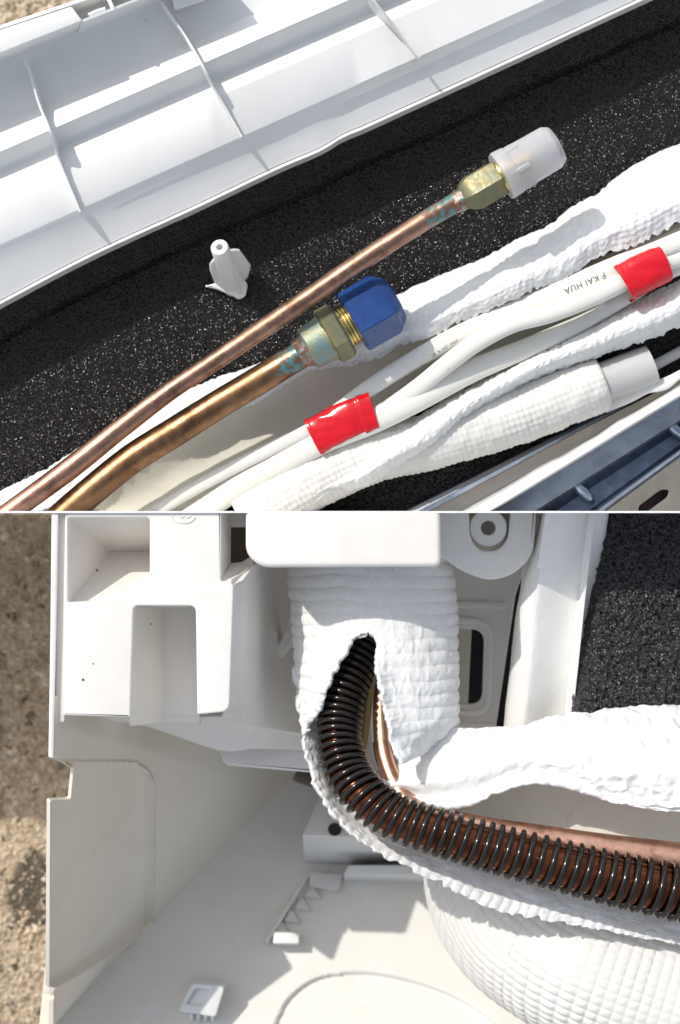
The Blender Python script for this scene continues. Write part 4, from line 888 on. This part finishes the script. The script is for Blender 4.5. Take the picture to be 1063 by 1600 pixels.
def wrap_mesh():
    ny, nl, nr_ = 330, 130, 130
    top, tear = 866., 986.
    def curve(c, n):
        """x, y along a polyline: rows above the tear share their height, below it each edge runs to its own end"""
        c = np.array(resample([(x, y, 0) for x, y in c], 200))[:, :2]
        k = int(n * .42); ya = np.linspace(top, tear, k)
        xa = np.interp(ya, c[:, 1], c[:, 0])
        ys = np.linspace(tear, c[-1, 1], n - k + 1)[1:]
        return np.concatenate([np.stack([xa, ya], -1), np.stack([np.interp(ys, c[:, 1], c[:, 0]), ys], -1)], 0), k
    L0, k = curve(le, ny); L1, _ = curve([(576, 866), (576, 930), (575, 986), (562, 992), (545, 1008), (521, 1050), (502, 1092), (487, 1120)], ny)
    R0, _ = curve([(576, 866), (576, 930), (576, 986), (585, 993), (587, 1020), (591, 1062), (600, 1105), (612, 1140), (616, 1168), (629, 1194)], ny)
    R1, _ = curve(re_, ny)
    yy = np.linspace(0, 1, ny)
    def rag(seed, a):
        n = fbm(yy * 22, 0 * yy, seed, 3) + .35 * vn(yy * 80, 0 * yy, seed + 5)
        w = np.zeros(ny); w[k:] = np.clip((np.arange(ny - k)) / 12., 0, 1); return a * n * w
    vl = np.linspace(0, 1, nl)[None]; vr = np.linspace(0, 1, nr_)[None]
    A = L0[:, None] + (L1 - L0)[:, None] * vl[..., None]; B = R0[:, None] + (R1 - R0)[:, None] * vr[..., None]
    def zz(Q):
        c = 582 + 4 * (Q[..., 1] - 960) / 100; q = np.clip((Q[..., 0] - c) / 140., -1, 1)
        b = np.interp(Q[..., 1], [860, 960, 1060, 1200], [-.052, -.048, -.040, -.032])
        return b + .030 * np.sqrt(np.clip(1 - q * q, 0, 1)) - .004
    za = zz(A); zb = zz(B)
    low = np.clip((yy - .42) / .2, 0, 1)[:, None]
    za = za + .0028 * low * np.clip((vl - .72) / .28, 0, 1) ** 2 * (1 + fbm(yy * 12, 0 * yy, 5, 2))[:, None]       # lips curl up
    zb = zb + .0030 * low * np.clip((.30 - vr) / .30, 0, 1) ** 2 * (1 + fbm(yy * 12, 0 * yy, 6, 2))[:, None]
    zb = zb - .012 * np.clip((yy - .86) / .14, 0, 1)[:, None] ** 2 * np.clip((vr - .1) / .4, 0, 1)
    Q = np.concatenate([np.concatenate([A, za[..., None]], -1), np.concatenate([B, zb[..., None]], -1)], 1)
    G = PA(Q); n = gnormals(G)
    na = gnormals(G[:, :nl]); nb = gnormals(G[:, nl:]); n[k + 1:] = np.concatenate([na, nb], 1)[k + 1:]
    n[:, nl - 1] = n[:, nl - 2]; n[:, nl] = n[:, nl + 1]
    X, Y = G[..., 0], -G[..., 1]
    qx = np.clip(np.abs(X / S + 531.5 - 582 + 0) / 140, 0, 1)
    fr = np.interp(Q[..., 0], [455, 500, 560, 600, 660, 715], [1, .9, .55, .25, .55, 1.1]) * np.interp(Q[..., 1], [866, 960, 1060, 1200], [.8, .9, .8, .6])
    d = .0008 * (np.abs(np.sin(math.pi * (Y + .0016 * fbm(X * 70, Y * 70, 4, 3)) / .0042)) ** .6 - .6) * fr
    d += .0006 * fbm(X * 90, Y * 70, 61, 3) + .0003 * (1 - 2.4 * np.abs(fbm(X * 330, Y * 200, 71, 3)))
    Q[:, :nl, 0] += rag(3, 6)[:, None] * vl ** 5; Q[:, nl:, 0] += rag(8, 6)[:, None] * (1 - vr) ** 5
    F = PA(Q) + n * d[..., None]
    F[:k + 1, nl - 1] = F[:k + 1, nl] = (F[:k + 1, nl - 2] + F[:k + 1, nl + 1]) / 2
    nu = nl + nr_; f = []
    for j in range(ny - 1):
        for i in range(nu - 1):
            if i == nl - 1 and j >= k: continue
            a = j * nu + i; f.append((a, a + nu, a + nu + 1, a + 1))
    o = mesh_obj('torn_sheet', F.reshape(-1, 3), f, M['foam'], wr_, None, True)
    bm = bmesh.new(); bm.from_mesh(o.data); bmesh.ops.remove_doubles(bm, verts=bm.verts, dist=2e-6); bm.to_mesh(o.data); bm.free()
    fl = sum(p.normal.z for p in o.data.polygons)
    if fl < 0: o.data.flip_normals()
    md = o.modifiers.new('thickness', 'SOLIDIFY'); md.thickness = .0015; md.offset = -1
wrap_mesh()
# underside of the sleeve, cupping the coil
sv = thing('foam_sleeve', 'white foam sleeve torn open lengthwise along the coil wrapped pipe', 'insulation', P(800, 1350, -.04))
O_ = [(458, 1040, -.030), (463, 1090, -.026), (470, 1130, -.023), (478, 1180, -.020), (489, 1225, -.0185), (510, 1262, -.0175), (545, 1301, -.0165), (590, 1334, -.016), (640, 1361, -.016), (700, 1390, -.016), (740, 1411, -.016), (800, 1431, -.016), (860, 1441, -.016), (930, 1453, -.0155), (1000, 1466, -.015), (1063, 1478, -.015), (1140, 1492, -.015)]
M_ = [(500, 1040, -.044), (505, 1090, -.040), (508, 1130, -.036), (512, 1180, -.031), (524, 1222, -.028), (545, 1255, -.0255), (580, 1285, -.0235), (625, 1308, -.022), (670, 1325, -.021), (720, 1342, -.020), (760, 1356, -.020), (820, 1378, -.0195), (880, 1394, -.019), (940, 1408, -.0185), (1000, 1422, -.018), (1063, 1436, -.018), (1140, 1450, -.018)]
I_ = [(585, 1035, -.048), (582, 1085, -.046), (580, 1130, -.043), (585, 1180, -.039), (598, 1215, -.036), (620, 1240, -.034), (650, 1262, -.032), (690, 1280, -.031), (730, 1292, -.030), (770, 1302, -.029), (800, 1310, -.028), (850, 1322, -.027), (900, 1335, -.026), (960, 1350, -.026), (1010, 1362, -.026), (1063, 1374, -.026), (1140, 1390, -.026)]
def ds_(U, V, u, v):
    e = np.clip(1 - v * 2.2, 0, 1)
    return .0006 * (np.abs(np.sin(math.pi * (U + .0022 * fbm(U * 60, V * 60, 3, 3)) / .0033)) ** .6 - .5) * e * (1 + 1.4 * vn(U * 70, V * 9, 6)) + .0010 * fbm(U * 110, V * 110, 81, 4) + .0004 * (1 - 2.4 * np.abs(fbm(U * 300, V * 300, 85, 3))) * e
sheet('trough', [O_, [(a[0] * .5 + b[0] * .5, a[1] * .5 + b[1] * .5, a[2] * .62 + b[2] * .38) for a, b in zip(O_, M_)], M_, I_], 460, 100, M['foam'], sv, 'bot', ds_, .0010, rag0=.2, ragf=150)
U_ = [(640, 1180, -.030), (680, 1190, -.026), (760, 1195, -.024), (850, 1190, -.023), (950, 1195, -.022), (1063, 1200, -.021), (1150, 1205, -.021)]
Um = [(640, 1225, -.036), (690, 1235, -.034), (760, 1242, -.032), (850, 1250, -.031), (950, 1262, -.030), (1063, 1275, -.029), (1150, 1280, -.029)]
Ul = [(640, 1275, -.036), (690, 1300, -.034), (760, 1320, -.033), (850, 1335, -.032), (950, 1350, -.031), (1063, 1365, -.030), (1150, 1372, -.030)]
sheet('lining', [U_, Um, Ul], 200, 60, M['foam_c'], sv, 'bot', lambda U, V, u, v: .0010 * fbm(U * 50, V * 70, 17, 4) - .0005 * np.exp(-(fbm(U * 45, V * 45, 27, 3) / .02) ** 2), .002)
T_ = [(560, 1225, -.040), (596, 1204, -.036), (620, 1180, -.032), (645, 1154, -.028), (690, 1138, -.027), (750, 1137, -.028), (800, 1136, -.030), (870, 1122, -.030), (960, 1110, -.030), (1063, 1103, -.030), (1150, 1098, -.030)]
F_ = [(590, 1232, -.026), (615, 1236, -.020), (650, 1248, -.015), (700, 1262, -.012), (735, 1258, -.011), (770, 1240, -.010), (820, 1222, -.009), (875, 1226, -.009), (940, 1250, -.009), (1000, 1264, -.008), (1063, 1270, -.008), (1150, 1276, -.008)]
Tn = resample(T_, 40); Fn = resample(F_, 40)
g1 = Tn * .75 + Fn * .25; g1[:, 2] = np.linspace(-.026, -.016, 40); g2 = Tn * .4 + Fn * .6; g2[:, 2] = np.linspace(-.019, -.0055, 40)
g3 = Tn * .12 + Fn * .88; g3[:, 2] = np.linspace(-.020, -.0050, 40)
def df(U, V, u, v):
    return .0016 * fbm(U * 70, V * 90, 91, 4) + .0011 * (1 - 2.6 * np.abs(fbm(U * 170, V * 200, 95, 3))) * np.clip(u * 1.5 - .1, .15, 1) + .0003 * (np.abs(np.sin(math.pi * (U + .002 * fbm(U * 50, V * 50, 2, 2)) / .0038)) ** .6) * np.clip(1 - v * 2, 0, 1)
sheet('flap', [Tn, g1, g2, g3, Fn], 420, 130, M['foam'], sv, 'bot', df, .0014, rag1=.16, ragf=110)
# ---- quilted hose at the lower right
def dqh(s, th): return quilt(s, th * .0285, .0032, .0030, .00085, .04, 23, 0, 250, .5)
qh = tube('quilted_hose', [(800, 1240, -.106), (784, 1310, -.094), (787, 1375, -.080), (815, 1425, -.068), (864, 1463, -.058), (932, 1498, -.050), (1060, 1545, -.045), (1200, 1580, -.043), (1320, 1600, -.043)],
          [136, 138, 142, 146, 148, 148, 146, 146, 146], M['foam_d'], None, 'bot', n=620, seg=520, disp=dqh, sharp=75)
tag(qh, 'fat white hose with a fine quilted grid, curving down at the lower right', 'hose')
